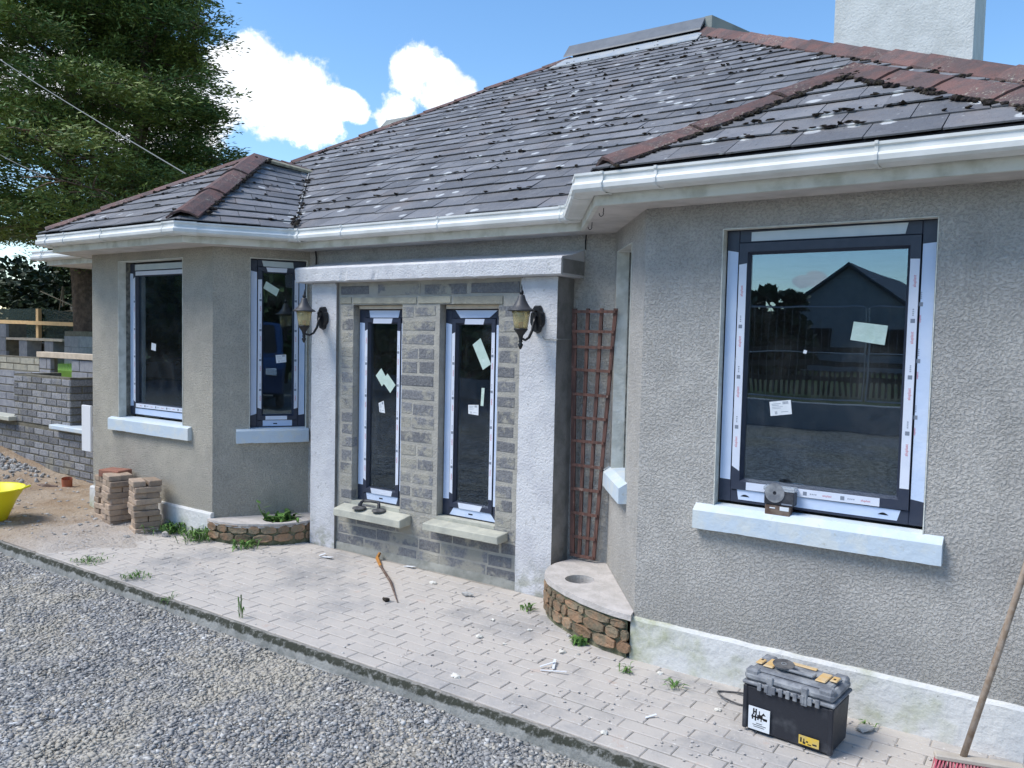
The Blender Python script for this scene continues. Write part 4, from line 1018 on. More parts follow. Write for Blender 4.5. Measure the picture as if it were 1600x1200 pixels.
# chimney
ch = MB().box(-2.39, -1.045, 9.45, 10.4, 3.4, 7.6).build('chimney', 'chimney', H)
MB().box(-2.47, -.96, 9.37, 10.48, 7.4, 7.55).build('chimney_cap', 'chimney', ch)
MB().prism([(-2.394, 9.9, 7.5), (-2.50, 9.55, 7.5), (-2.50, 9.45, 6.2), (-2.394, 9.44, 5.55)], (0, .02, 0)).build('chimney_flashing', 'metalgrey', ch)
place(H)

# ================================================================== THINGS ON THE HOUSE
def lantern(x, y, z, label):
    t = thing('wall_lantern', label, 'wall lantern', 'lanterns on the porch posts', (x, y, z))
    # local: wall at y=0, outwards -y, arm curls down and out to the left
    bp = MB()
    prof = [(0, .086), (.018, .086), (.03, .07), (.032, .052), (.046, .04), (.05, .015), (.05, -.02), (.044, -.035), (.03, -.05), (.022, -.076), (0, -.086)]
    front = [(a*.82, b*.92) for a, b in prof]; pts = prof+[(-a, b) for a, b in prof[::-1][1:-1]]; ptf = front+[(-a, b) for a, b in front[::-1][1:-1]]
    n = len(pts); bp.v = [(a, 0, b) for a, b in pts]+[(a, -.012, b) for a, b in pts]+[(a, -.03, b) for a, b in ptf]
    bp.f = [tuple(range(2*n, 3*n))]+[(i, (i+1) % n, n+(i+1) % n, n+i) for i in range(n)]+[(n+i, n+(i+1) % n, 2*n+(i+1) % n, 2*n+i) for i in range(n)]
    bp.build('back_plate', 'iron', t)
    A = Vector((-.0, -.19, 0))          # lamp axis
    arm = [Vector((0, -.03, .02)), Vector((0, -.05, -.02)), Vector((0, -.068, -.07)), Vector((0, -.1, -.112)), Vector((0, -.14, -.128)), Vector((0, -.18, -.118)), Vector((0, -.19, -.105))]
    MB().tube(arm, [.011, .010, .009, .0085, .008, .008, .009], 8).build('arm', 'iron', t, smooth=True)
    MB().tube([(0, -.03, .05), (0, -.05, .055), (0, -.062, .035), (0, -.05, .02)], .006, 6).build('scroll', 'iron', t, smooth=True)
    MB().lathe([(.001, -.185), (.008, -.178), (.017, -.155), (.008, -.145), (.014, -.136), (.01, -.128), (.014, -.11), (.017, -.1), (.03, -.082), (.042, -.066), (.043, -.06), (.001, -.06)], A, 16).build('cup', 'iron', t, smooth=True)
    MB().lathe([(.0, -.059), (.040, -.059), (.046, -.02), (.052, .02), (.057, .046), (.054, .046), (.049, .02), (.043, -.02), (.037, -.056), (0, -.056)], A, 20).build('lamp_glass', 'amber', t, smooth=True)
    MB().lathe([(0, .03), (.016, .026), (.024, .01), (.022, -.006), (.012, -.02)], A, 12).build('bulb', 'bulb', t, smooth=True)
    MB().lathe([(.013, -.02), (.014, -.056), (0, -.056)], A, 12).build('bulb_holder', 'bulbbase', t, smooth=True)
    hat = MB().lathe([(.0, .044), (.055, .046), (.078, .043), (.083, .048), (.074, .055), (.055, .066), (.042, .085), (.028, .11), (.02, .135), (.018, .14), (.01, .142), (.001, .142)], A, 22).build('lamp_hat', 'ironhat', t, smooth=True)
    MB().lathe([(.006, .138), (.014, .15), (.012, .162), (.005, .172), (.004, .185), (.001, .205)], A, 12).build('finial', 'iron', t, smooth=True)
    return t
lantern(-4.668, 4.240, 1.722, 'black wall lantern with amber glass on the porch post beside the left bay')
lantern(-2.755, 4.240, 1.722, 'black wall lantern with amber glass on the porch post nearest the trellis')
o = MB().tube([(-2.72, 4.236, 1.62), (-2.70, 4.236, 1.60), (-2.66, 4.236, 1.605), (-2.63, 4.236, 1.60), (-2.618, 4.245, 1.603), (-2.616, 4.35, 1.604), (-2.618, 4.44, 1.602)], .0035, 6).build('cable', 'cable')
tag(o, 'thin grey cable from the lantern round the porch post towards the trellis', 'cable')

# trellis leaning in the corner: foot at (-2.5,4.40,.235) head against the wall
def pz(z): return 4.405-.0*z
tr_ = thing('trellis', 'brown fan shaped wooden trellis leaning in the corner beside the porch', 'trellis', loc=(-2.48, 4.40, .235))
def trp(s, t):   # s 0..1 across, t 0..1 up
    x0 = -2.560+t*(-2.572+2.560); x1 = -2.408+t*(-2.289+2.408); yy = 4.388-.03*t
    return Vector((x0+(x1-x0)*s, yy, .25+t*(1.79-.25)))
for s in (.0, .335, .67, 1.0):
    mb = MB(); a, b = trp(s, 0), trp(s, 1.003); w = .011 if s not in (0,) else .015
    mb.hexa([a+Vector((-w, 0, 0)), a+Vector((w, 0, 0)), a+Vector((w, .012, 0)), a+Vector((-w, .012, 0)), b+Vector((-w, 0, 0)), b+Vector((w, 0, 0)), b+Vector((w, .012, 0)), b+Vector((-w, .012, 0))]); mb.build('upright', 'trellis', tr_)
for z_ in (.262, .38, .53, .68, .83, .98, 1.125, 1.27, 1.42, 1.56, 1.70-.045, 1.775):
    t = (z_-.25)/1.54; a, b = trp(-.02, t), trp(1.03, t); w = .0085; dz = random.uniform(-.003, .003); d = Vector((0, -.011, 0))
    mb = MB(); mb.hexa([a+d+Vector((0, 0, -w)), b+d+Vector((0, 0, -w+dz)), b+Vector((0, -.001, -w+dz)), a+Vector((0, -.001, -w)), a+d+Vector((0, 0, w)), b+d+Vector((0, 0, w+dz)), b+Vector((0, -.001, w+dz)), a+Vector((0, -.001, w))]); mb.build('slat', 'trellis', tr_)
place(tr_)

# ================================================================== PLANTERS
def leafy(mb, c, n, r, h, wl=.05, ww=.012, up=.8):
    for _ in range(n):
        a = random.random()*6.28; q = Vector((c[0]+random.gauss(0, r*.35), c[1]+random.gauss(0, r*.35), c[2])); d = Vector((math.cos(a), math.sin(a), 0)); l = wl*random.uniform(.5, 1.4); hh = h*random.uniform(.3, 1.1)
        s = Vector((-d.y, d.x, 0))*ww*random.uniform(.6, 1.3); p1 = q+d*l*.4+Vector((0, 0, hh*up)); p2 = q+d*l+Vector((0, 0, hh*random.uniform(.5, 1)))
        mb.poly([q-s*.3, q+s*.3, p1+s, p1-s]); mb.poly([p1-s, p1+s, p2])
def planter(name, label, outline, inner, z1, hole, hole_r, stones_between, capmat='dustwhite'):
    t = thing(name, label, 'planter', loc=(outline[0][0], outline[0][1], 0))
    n = len(outline); mb = MB(); out = [Vector((*p, 0)) for p in outline]
    # curved wall: mortar core
    core = MB(); cen = Vector((*hole, 0))
    for p in out: core.v += [tuple(lerp(p, cen, .06)+Vector((0, 0, -.03))), tuple(lerp(p, cen, .05)+Vector((0, 0, z1-.03)))]
    for i in range(n-1): core.f.append((2*i, 2*i+2, 2*i+3, 2*i+1))
    core.build('mortar_core', 'mossmortar', t, smooth=True)
    # cap slab ring from the outline (extended by wall points) to the hole
    ring = out+[Vector((*p, 0)) for p in inner]; m_ = len(ring); cap = MB(); hn = 24; hz = z1-.02
    hp_ = [Vector((hole[0]+hole_r*math.cos(2*math.pi*k/hn), hole[1]+hole_r*math.sin(2*math.pi*k/hn), 0)) for k in range(hn)]
    bm = bmesh.new(); vo = [bm.verts.new(p+Vector((0, 0, z1+.006*mnoise.noise(p*7)))) for p in ring]; vh = [bm.verts.new(p+Vector((0, 0, z1))) for p in hp_]
    eo = [bm.edges.new((vo[i], vo[(i+1) % m_])) for i in range(m_)]; eh = [bm.edges.new((vh[i], vh[(i+1) % hn])) for i in range(hn)]
    bmesh.ops.triangle_fill(bm, edges=eo+eh, use_beauty=True)
    vo2 = [bm.verts.new(p+Vector((0, 0, z1-.032+.006*mnoise.noise(p*9)))) for p in ring]; vh2 = [bm.verts.new(p+Vector((0, 0, z1-.07))) for p in hp_]
    for i in range(m_): bm.faces.new((vo[i], vo2[i], vo2[(i+1) % m_], vo[(i+1) % m_]))
    for i in range(hn): bm.faces.new((vh[i], vh[(i+1) % hn], vh2[(i+1) % hn], vh2[i]))
    bm.faces.new(vh2); bmesh.ops.recalc_face_normals(bm, faces=bm.faces[:]); me = bpy.data.meshes.new('cap_slab'); bm.to_mesh(me); bm.free(); me.materials.append(MT[capmat])
    o = bpy.data.objects.new('cap_slab', me); COL.objects.link(o); o.parent = t
    so_ = MB(); 
    for _ in range(60): a = random.random()*6.28; r = hole_r*math.sqrt(random.random())*.92; so_.blob((hole[0]+r*math.cos(a), hole[1]+r*math.sin(a), z1-.062), random.uniform(.006, .016), jit=.3)
    so_.build('rubble_fill', 'rubble', t, kind='stuff')
    # stones in the curved face
    lens = [0]
    for i in range(n-1): lens.append(lens[-1]+(out[i+1]-out[i]).length)
    def at(s):
        s = max(0, min(lens[-1]-1e-4, s)); i = max(k for k in range(n-1) if lens[k] <= s); tt = (s-lens[i])/(lens[i+1]-lens[i]); d = (out[i+1]-out[i]).normalized(); return lerp(out[i], out[i+1], tt), Vector((d.y, -d.x, 0))
    s = 0.005; zr_ = [(.028, .085), (.09, .145), (.15, z1-.045)]
    for za, zb in zr_:
        s = random.uniform(0, .03)
        while s < lens[-1]-.03:
            w = random.uniform(.05, .19); b = min(s+w-.014, lens[-1]-.004); mbs = MB(); k_ = 5; ring_ = []
            cs, cz = (s+b)/2, (za+zb)/2; hs, hz_ = (b-s)/2, (zb-za)/2
            pts = [(math.cos(2*math.pi*k/8+.39)*hs*1.42*random.uniform(.78, 1.1), math.sin(2*math.pi*k/8+.39)*hz_*1.42*random.uniform(.72, 1.1)) for k in range(8)]
            pts = [(max(-hs, min(hs, a)), max(-hz_, min(hz_, c))) for a, c in pts]; dep = random.uniform(.002, .007)
            for sc_, d_ in ((1, -.012), (1, dep*.5), (.9, dep)):
                for a, c in pts: P, N_ = at(cs+a*sc_); mbs.v.append(tuple(P+N_*(d_+(random.uniform(-.004, .003) if d_ > 0 else 0))+Vector((0, 0, cz+c*sc_))))
            for r in range(2):
                for j in range(8): mbs.f.append((r*8+j, r*8+(j+1) % 8, r*8+8+(j+1) % 8, r*8+8+j))
            mbs.f.append(tuple(16+j for j in range(8))); mbs.build('stone', 'sandstone', t); s += w
    return place(t)
# right planter: quarter-round between porch post and right bay
OR = [(-2.575, 4.40), (-2.60, 4.25), (-2.59, 4.13), (-2.54, 4.02), (-2.46, 3.93), (-2.36, 3.86), (-2.25, 3.80), (-2.13, 3.745), (-2.0, 3.70), (-1.89, 3.675), (-1.80, 3.665)]
OR = [(a+.012, b) for a, b in OR]
def smooth_poly(P, n=26):
    out = []
    for k in range(n+1):
        t = k/n*(len(P)-1); i = min(int(t), len(P)-2); f = t-i; out.append((P[i][0]*(1-f)+P[i+1][0]*f, P[i][1]*(1-f)+P[i+1][1]*f))
    return out
planter('corner_planter', 'curved stone planter with a round empty hole below the trellis', smooth_poly(OR), [(-1.80, 3.72), (-2.346, 4.443), (-2.56, 4.443)], .232, (-2.30, 4.04), .085, 0)
OL = [(-5.47, 3.80), (-5.40, 3.79), (-5.30, 3.80), (-5.18, 3.83), (-5.08, 3.88), (-4.98, 3.96), (-4.90, 4.06), (-4.85, 4.17), (-4.825, 4.30)]
planter('corner_planter', 'curved stone planter holding green weeds beside the left bay', smooth_poly(OL), [(-4.815, 4.443), (-5.06, 4.443), (-5.455, 3.86)], .165, (-5.05, 4.16), .13, 0)
# plants
def plant(name, label, loc, n, r, h, mat='weed', **k):
    mb = MB(); leafy(mb, (0, 0, 0), n, r, h, **k); o = mb.build(name, mat, recalc=False); o.location = loc; tag(o, label, 'weed'); return o
plant('weed_plant', 'tall leafy weed growing in the planter beside the left bay', (-5.07, 4.17, .10), 110, .16, .13, wl=.09, ww=.016)
o = bpy.data.objects['weed_plant']; mb = MB(); mb.tube([(-5.13, 4.12, .12), (-5.17, 4.08, .2), (-5.19, 4.06, .27)], .004, 5); st = mb.build('stem', 'weed', o); st.location = (5.07, -4.17, -.10)
for k_ in range(5):
    mb = MB(); b_ = Vector((-5.13-.012*k_, 4.12-.012*k_, .15+.032*k_)); a = k_*2.3; d = Vector((math.cos(a), math.sin(a), .3)); s_ = d.cross(Vector((0, 0, 1))).normalized()*.016
    mb.poly([b_, b_+d*.035+s_, b_+d*.075, b_+d*.035-s_]); lf = mb.build('leaf', 'weed', o, recalc=False); lf.location = (5.07, -4.17, -.10)
plant('weed_plant', 'green grassy clump at the foot of the left bay plinth beside the brick stack', (-5.86, 3.80, 0), 150, .22, .10, wl=.09, ww=.007)
plant('weed_plant', 'straggling green weed against the corner of the left bay plinth', (-5.50, 3.76, 0), 110, .16, .12, wl=.09, ww=.006)
plant('weed_plant', 'low green weed at the foot of the planter beside the porch post', (-5.05, 3.84, 0), 60, .14, .07, wl=.07, ww=.007)
plant('weed_plant', 'small bushy weed at the foot of the planter below the trellis', (-2.10, 3.70, 0), 60, .045, .05, wl=.03, ww=.010)
plant('weed_plant', 'tiny weed in the paving between porch post and round planter', (-2.60, 3.98, 0), 22, .06, .05, wl=.04, ww=.006)
plant('weed_plant', 'small weed growing inside the round hole of the planter', (-2.29, 4.05, .165), 40, .05, .03, wl=.03, ww=.007)
plant('weed_plant', 'yellowish grass tuft in the paving near the white plastic strips', (-1.74, 3.52, 0), 22, .04, .05, wl=.04, ww=.004)
plant('weed_plant', 'sparse grass tuft in the paving in front of the plinth', (-1.47, 3.50, 0), 22, .04, .04, wl=.05, ww=.004)
plant('weed_plant', 'thin weed growing through the kerb joint in front of the porch', (-3.80, 2.86, 0), 10, .02, .15, wl=.03, ww=.003)
plant('weed_plant', 'yellow green moss tuft on the kerb edge at the left', (-5.55, 2.93, .005), 90, .16, .025, wl=.04, ww=.004)
plant('weed_plant', 'small grass tuft beside the kerb behind the gravel', (-4.95, 2.90, .005), 60, .12, .04, wl=.04, ww=.004)
plant('weed_plant', 'dry grass tuft leaning over the kerb near the gravel', (-4.42, 2.80, -.02), 30, .05, .05, wl=.05, ww=.003)
plant('weed_plant', 'sparse weed beside the toolbox at the foot of the plinth', (-.66, 3.64, 0), 16, .03, .03, wl=.035, ww=.004)

# ================================================================== LOOSE THINGS ON THE PAVING
# stacks of paving bricks
def brick_stack(label, cx_, cy_, rz, layers, nb=2, z0=0.):
    t = thing('paving_brick_stack', label, 'brick stack', 'stacks of old paving bricks', (cx_, cy_, 0))
    bl, bw, bh = .195, .097, .0465; z = z0
    for i in range(layers):
        for j in range(nb):
            if i == layers-2 and j == 1 and nb == 2 and random.random() < .5: continue
            alt = i % 2
            me = MB().box(-bl/2, bl/2, -bw/2, bw/2, 0, bh-.0015).build('brick', 'oldbrick', t, bevel=.005)
            off = (j-.5)*(bw+.004) if nb == 2 else 0; jx, jy = random.gauss(0, .007), random.gauss(0, .006)
            me.location = (off+jx, jy, z) if alt else (jx, off+jy, z)
            me.rotation_euler = (0, 0, (math.pi/2 if alt else 0)+random.gauss(0, .04))
        z += bh
    t.rotation_euler = (0, 0, rz); return t, z
brick_stack('nearest stack of buff paving bricks, beside the grass at the bay plinth', -6.08, 3.66, -.30, 9)
brick_stack('middle stack of buff paving bricks, the one with bricks set furthest forward', -6.47, 3.66, -.22, 9)
t3, zt3 = brick_stack('rearmost stack of paving bricks with a single red brick on top', -6.72, 3.74, -.1, 8)
rb = MB().box(-.11, .11, -.075, .075, 0, .06).build('paving_brick', 'redbrick', bevel=.006); rb.location = (-6.62, 3.72, .447-.0465+.02+.001); rb.rotation_euler = (0, 0, .25); tag(rb, 'single red paving brick lying on top of the rearmost stack', 'brick')
rb.location.z = zt3+.001

# toolbox
tb = thing('toolbox', 'dusty black and grey toolbox with yellow latches and a white sticker on its front', 'toolbox', loc=(-.892, 3.385, 0)); tb.scale = (1.05, 1.05, 1.05)
tb.rotation_euler = (0, 0, -.085)
w, d, h = .172, .10, .19
def rbox(x0, x1, y0, y1, z0, z1, mat, name, parent, bev=.008, taper=0):
    mb = MB(); tx = taper; mb.hexa([(x0+tx, y0+tx, z0), (x1-tx, y0+tx, z0), (x1-tx, y1-tx, z0), (x0+tx, y1-tx, z0), (x0, y0, z1), (x1, y0, z1), (x1, y1, z1), (x0, y1, z1)]); return mb.build(name, mat, parent, bevel=bev)
body = rbox(-w, w, -d, d, .001, h, 'blackplastic', 'body', tb, .012, .006)
for sx in (-1, 1):
    rbox(sx*w-.016 if sx > 0 else -w-.003, sx*w+.003 if sx > 0 else -w+.016, -d-.004, -d+.012, .01, h-.004, 'blackplastic', 'corner_rib', body, .004)
rbox(-w-.006, w+.006, -d-.008, d+.006, h, h+.014, 'greyplastic', 'rim', tb, .004)
lid = rbox(-w-.002, w+.002, -d-.004, d+.002, h+.014, h+.05, 'greyplastic', 'lid', tb, .012)
lid2 = rbox(-w+.02, w-.02, -d+.02, d-.02, h+.048, h+.060, 'greyplastic', 'lid_top', tb, .006)
for i in range(9): rbox(-.115+.028*i, -.115+.028*i+.016, -d-.013, -d-.006, h-.012, h+.020, 'greyplastic', 'rib', lid, .002)
for sx in (-1, 1):
    for sy_ in (-1, 1):
        rbox(sx*(w-.03)-.028, sx*(w-.03)+.028, (sy_*(d-.022))-.022, (sy_*(d-.022))+.022, h+.03, h+.062, 'greyplastic', 'corner_boss', lid, .008)
    rbox(sx*(w-.105)-.012, sx*(w-.105)+.012, -d-.011, -d+.004, h-.02, h+.05, 'greyplastic', 'clasp_rib', lid, .003)
    rbox(sx*(w-.07)-.020, sx*(w-.07)+.020, -.045, .045, h+.0615, h+.068, 'yellow', 'latch', tb, .003)
    rbox(sx*(w-.03)-.014, sx*(w-.03)+.014, -.028+.01*sx, .024+.01*sx, h+.064, h+.070, 'yellow', 'latch', tb, .003)
    rbox(sx*(w-.03)-.004, sx*(w-.03)+.004, -.004, .006, h+.0702, h+.0712, 'blackprint', 'latch_hole', tb, 0)
rbox(-.045, .055, .052, .074, h+.0605, h+.066, 'yellow', 'name_plate', tb, .002)
hd = MB(); 
hd.box(-.075, .075, -.045, -.030, h+.068, h+.078); hd.box(-.075, -.062, -.030, .0, h+.064, h+.076); hd.box(.062, .075, -.030, .0, h+.064, h+.076); hd.build('handle', 'greyplastic', tb, bevel=.003)
MB().box(-.062, .062, -.028, .004, h+.0602, h+.0612).build('handle_recess', 'blackprint', tb)
stk = MB().box(-.148, -.062, -d-.0055, -d-.0035, .018, .108).build('front_sticker', 'paper', tb)
gp = MB(); X_, Z_ = -.142, .066
for (a, b, c, e) in ((.012, .018, .012, .036), (.022, .028, .012, .036), (.012, .028, .02, .026), (0.036, .04, .006, .03), (.006, .07, .0, .006), (.008, .014, -.008, .012), (.02, .026, -.012, .012), (.03, .036, -.006, .014), (.038, .052, .002, .016), (.054, .07, -.004, .006), (.044, .048, -.01, .008)):
    gp.poly([(X_+a, -d-.0058, Z_+c), (X_+b, -d-.0058, Z_+c), (X_+b, -d-.0058, Z_+e), (X_+a, -d-.0058, Z_+e)])
gp.poly([(X_+.046, -d-.0058, Z_+.016), (X_+.064, -d-.0058, Z_+.016), (X_+.055, -d-.0058, Z_+.027)])
for r, (a, b) in enumerate(((.026, .05), (.012, .066), (.016, .06))): gp.poly([(X_+a, -d-.0058, Z_-.022-.007*r), (X_+b, -d-.0058, Z_-.022-.007*r), (X_+b, -d-.0058, Z_-.0195-.007*r), (X_+a, -d-.0058, Z_-.0195-.007*r)])
gp.build('sticker_print', 'blackprint', stk, recalc=False)
ys = MB().box(.052, .128, -d-.0055, -d-.0035, .022, .056).build('yellow_sticker', 'sticker', tb)
gp = MB()
for (a, b, c, e) in ((.058, .064, .03, .048), (.068, .078, .026, .034), (.07, .074, .034, .046), (.08, .088, .034, .04), (.086, .1, .026, .03), (.104, .12, .03, .036)): gp.poly([(a, -d-.0058, c), (b, -d-.0058, c), (b, -d-.0058, e), (a, -d-.0058, e)])
gp.build('sticker_print', 'blackprint', ys, recalc=False)
dk = MB().lathe([(.006, 0), (.043, 0), (.044, .0015), (.043, .003), (.006, .003), (.006, 0)], (0, 0, 0), 28).build('cutting_disc', 'rubber'); dk.location = (-.945, 3.372, (h+.0805)*1.05+.001); dk.rotation_euler = (.1, .05, 0)
tag(dk, 'round dark cutting disc lying on the handle of the toolbox', 'cutting disc')
MB().lathe([(.0065, .0032), (.012, .0032), (.012, .0036), (.0065, .0036)], (0, 0, 0), 16).build('centre_ring', 'galv', dk)
st_ = MB().blob((0, 0, 0), .035, (1.3, .9, .35)).build('stone', 'rubble'); st_.location = (-.66, 3.60, .012); tag(st_, 'flat grey stone on the paving beside the toolbox', 'stone')

# broom at the right edge
br = thing('broom', 'broom with worn wooden handle and pink bristles at the right edge of the paving', 'broom', loc=(-.30, 3.46, 0))
MB().tube([(-.295, 3.462, .05), (-.205, 3.535, .45), (-.12, 3.61, .85), (-.03, 3.682, 1.28)], [.0125, .012, .0115, .011], 12).build('handle', 'handlewood', br, smooth=True)
T_ = lambda u, w_, z: tuple(Vector((-.385, 3.43, 0))+Vector((.957, .29, 0))*u+Vector((.29, -.957, 0))*w_+Vector((0, 0, z)))
MB().box(0, .30, -.022, .022, .045, .066, T_).build('head', 'palewood', br, bevel=.005)
bb = MB()
for i in range(26):
    for j in range(5):
        u = .006+i*.0115; w_ = -.018+j*.009; o_ = Vector((0, 0, 0)); a = Vector(T_(u, w_, .046)); b = Vector(T_(u+random.gauss(-.01, .008), w_+.03+random.gauss(0, .006)+j*.004, .002)); bb.tube([a, lerp(a, b, .5)+Vector((0, 0, -.004)), b], [.0035, .003, .002], 4)
bb.build('bristles', 'bristle', br, kind='stuff'); place(br)

# yellow tub at the left edge
tub = thing('rubber_tub', 'bright yellow rubber builder tub at the left edge', 'tub', loc=(-7.25, 3.0, .02))
MB().lathe([(0, 0), (.12, 0), (.135, .01), (.205, .17), (.262, .262), (.272, .27), (.268, .278), (.255, .27), (.195, .17), (.125, .018), (0, .016)], (0, 0, 0), 40).build('bucket', 'tub', tub, smooth=True)
for a in (.75, .75+math.pi):
    d_ = Vector((math.cos(a), math.sin(a), 0)); s_ = Vector((-d_.y, d_.x, 0)); MB().tube([d_*.262+s_*.05+Vector((0, 0, .268)), d_*.30+s_*.04+Vector((0, 0, .285)), d_*.322+Vector((0, 0, .292)), d_*.30-s_*.04+Vector((0, 0, .285)), d_*.262-s_*.05+Vector((0, 0, .268))], .009, 8).build('handle', 'tub', tub, smooth=True)

# orange clay pipe
p_ = MB().tube([(-8.25, 4.16, -.06), (-8.25, 4.14, .03), (-8.235, 4.13, .115)], [.045, .047, .05], 16, caps=False).build('drain_pipe', 'clay', smooth=True); tag(p_, 'short orange clay drain pipe stub standing in the dirt', 'pipe')
MB().tube([(-8.32, 4.08, .02), (-8.42, 4.0, .025), (-8.58, 4.0, .02)], [.02, .03, .012], 8).build('root', 'rust', p_)

# suction lifter on the left porch sill
sl_ = thing('suction_lifter', 'grey double suction cup glass lifter standing on the porch sill', 'suction lifter', loc=(-4.14, 4.215, .352))
for s_ in (-1, 1):
    cc = Vector((s_*.085, -.012+s_*.012, 0)); MB().lathe([(0, .0), (.05, .0), (.052, .005), (.046, .012), (.02, .018), (.012, .022), (0, .022)], cc, 22).build('suction_cup', 'rubber', sl_, smooth=True)
    MB().tube([cc+Vector((0, 0, .02)), cc+Vector((-s_*.012, .012, .05)), cc+Vector((-s_*.028, .02, .06))], [.013, .011, .010], 8).build('lever', 'blackplastic', sl_)
MB().tube([(-.06, .0, .055), (0, .004, .062), (.06, .02, .058)], .011, 10).build('grip', 'rubber', sl_, smooth=True)

# packet of cutting discs on the big sill
pk = thing('disc_packet', 'open plastic disc packet standing on the big window sill', 'packet', loc=(-1.09, 3.715, .823))
for (a, b, c, e, f, g, mat, nm) in ((-.062, .052, -.012, .03, 0, .052, 'rust', 'lower_box'),): MB().box(a, b, c, e, f, g).build(nm, mat, pk, bevel=.003)
MB().box(-.066, .068, -.016, .034, .054, .115).build('upper_case', 'blackplastic', pk, bevel=.004)
N = NT('clear_plastic_lid'); N.b.inputs['Transmission Weight'].default_value = .6; MT['clearlid'] = N.set((.7, .75, .8), .15, .5)
MB().box(-.07, .07, -.018, .034, .117, .136).build('clear_lid', 'clearlid', pk, bevel=.003)
MB().lathe([(.008, 0), (.044, 0), (.044, .002), (.008, .002)], (-.018, -.0185, .108), 24, ax='y').build('disc', 'greyplastic', pk)
MB().box(.006, .046, -.0135, -.0122, .03, .048).build('label_sticker', 'paper', pk); MB().box(-.04, -.015, -.0135, -.0122, .036, .041).build('label_sticker', 'paper', pk)
MB().box(.014, .062, -.0175, -.0163, .058, .064).build('label_print', 'greyprint', pk)

# debris
def foam(x, y, r, label, mat='foam', z=0, sq=(1.2, .9, .5), cat='foam lump'):
    mb = MB(); mb.blob((0, 0, 0), r, sq, .3)
    for _ in range(2): mb.blob((random.uniform(-r, r), random.uniform(-r*.6, r*.6), 0), r*.6, sq, .3)
    o = mb.build('foam_lump' if cat == 'foam lump' else cat.replace(' ', '_'), mat); o.location = (x, y, z+r*sq[2]*.6); tag(o, label, cat); return o
foam(-3.389, 4.03, .022, 'small cream foam lump in front of the footing between the porch windows')
foam(-3.059, 3.972, .026, 'flat brownish stone chip on the paving in front of the right porch window', 'rubble', sq=(1.6, .7, .6), cat='stone chip')
foam(-2.672, 3.718, .013, 'tiny cream foam lump directly in front of the right porch post')
foam(-2.572, 3.453, .019, 'cream foam lump out on the paving left of the smaller speck')
foam(-2.409, 3.453, .011, 'tiny cream speck of foam to the right of the cream lump on mid paving')
foam(-2.421, 3.708, .012, 'small cream foam crumb close to the curved planter foot')
foam(-2.11, 3.543, .021, 'rounded cream foam lump behind the white plastic strips')
foam(-2.207, 3.77, .012, 'pale crumb against the foot of the round planter', 'rubble', cat='stone chip')
foam(-2.348, 2.976, .021, 'cream foam lump nearest the kerb in front of the planter')
foam(-2.029, 3.573, .011, 'small foam crumb just behind the white plastic strips, beside a dry tuft', 'rubble', cat='stone chip')
foam(-1.524, 2.911, .016, 'cream foam lump close to the kerb nearest the camera')
foam(-1.596, 3.607, .017, 'cream foam lump at the foot of the white plinth')
foam(-1.229, 3.40, .014, 'cream foam lump just left of the toolbox')
foam(-3.37, 3.58, .024, 'dark brown crumpled clod on the paving beside the rusty strip', 'moss', cat='clod', sq=(1.2, .8, .8))
foam(-5.98, 3.45, .03, 'pale broken brick chunk at the foot of the nearest brick stack', 'rubble', cat='brick chunk')
foam(-5.80, 3.66, .035, 'pale stone chunk in the grass beside the bay plinth', 'dustwhite', cat='brick chunk', sq=(1, .8, .9))
def scrap(label, parts, mat='whitescrap'):
    mb = MB()
    for (x, y, rz, l, w_, z) in parts:
        M4 = Matrix.Translation((x, y, z)) @ Matrix.Rotation(rz, 4, 'Z'); mb.box(-l/2, l/2, -w_/2, w_/2, 0, .0025, T=lambda a, b, c: tuple(M4 @ Vector((a, b+.006*math.sin(a*40), c+.006*(1+math.sin(a*30))))))
    o = mb.build('plastic_scrap', mat); tag(o, label, 'plastic scrap'); return o
scrap('white plastic strips lying crossed on the paving before the round planter', [(-2.01, 3.30, .25, .13, .008, .003), (-2.05, 3.37, 1.9, .09, .012, .005), (-2.07, 3.34, .9, .08, .01, .008)])
scrap('white paper scrap on the paving in front of the left porch post', [(-4.37, 4.02, -.1, .10, .03, .002), (-4.44, 4.04, 1.2, .05, .02, .004)])
scrap('small white scrap at the footing below the left porch window', [(-3.75, 4.21, -.2, .09, .03, .003)])
scrap('thin white splinter on the paving left of the toolbox', [(-1.43, 3.154, .7, .05, .012, .002)])
rs = thing('rusty_strip', 'rusty brown strip with an orange end leaning from the footing onto the paving', 'metal strip', loc=(-3.60, 3.9, 0))
MB().tube([(-4.06, 4.235, .045), (-4.05, 4.20, .02), (-3.9, 4.08, .012)], [.012, .014, .010], 6).build('orange_end', 'orangeband', rs)
MB().tube([(-3.9, 4.08, .013), (-3.6, 3.86, .012), (-3.30, 3.60, .006)], [.008, .009, .003], 6).build('strip', 'rust', rs); place(rs)
# fine crumbs of plaster
cr = MB()
for _ in range(900):
    x = random.choice((random.uniform(-6.6, -4.6), random.uniform(-3.2, -.2), random.uniform(-6.9, -5.4))); y = random.uniform(2.95, 4.1) if x < -2 else random.uniform(2.9, 3.65)
    cr.blob((x, y, .004 if x > -5.8 else .03), random.uniform(.002, .0075), (1.3, 1, .5))
cr.build('plaster_crumbs', 'dustwhite', kind='stuff', recalc=False)['label'] = 'fine plaster crumbs scattered over the paving'
# coil of wire beside the toolbox
o = MB().tube([(-1.19+.10*math.cos(a)*(1+.1*math.sin(3*a)), 3.56+.06*math.sin(a), .01+.006*math.sin(a*2)) for a in [i*.35 for i in range(34)]], .004, 5).build('wire_coil', 'rubber'); tag(o, 'loose loops of dusty grey wire beside the toolbox', 'wire')

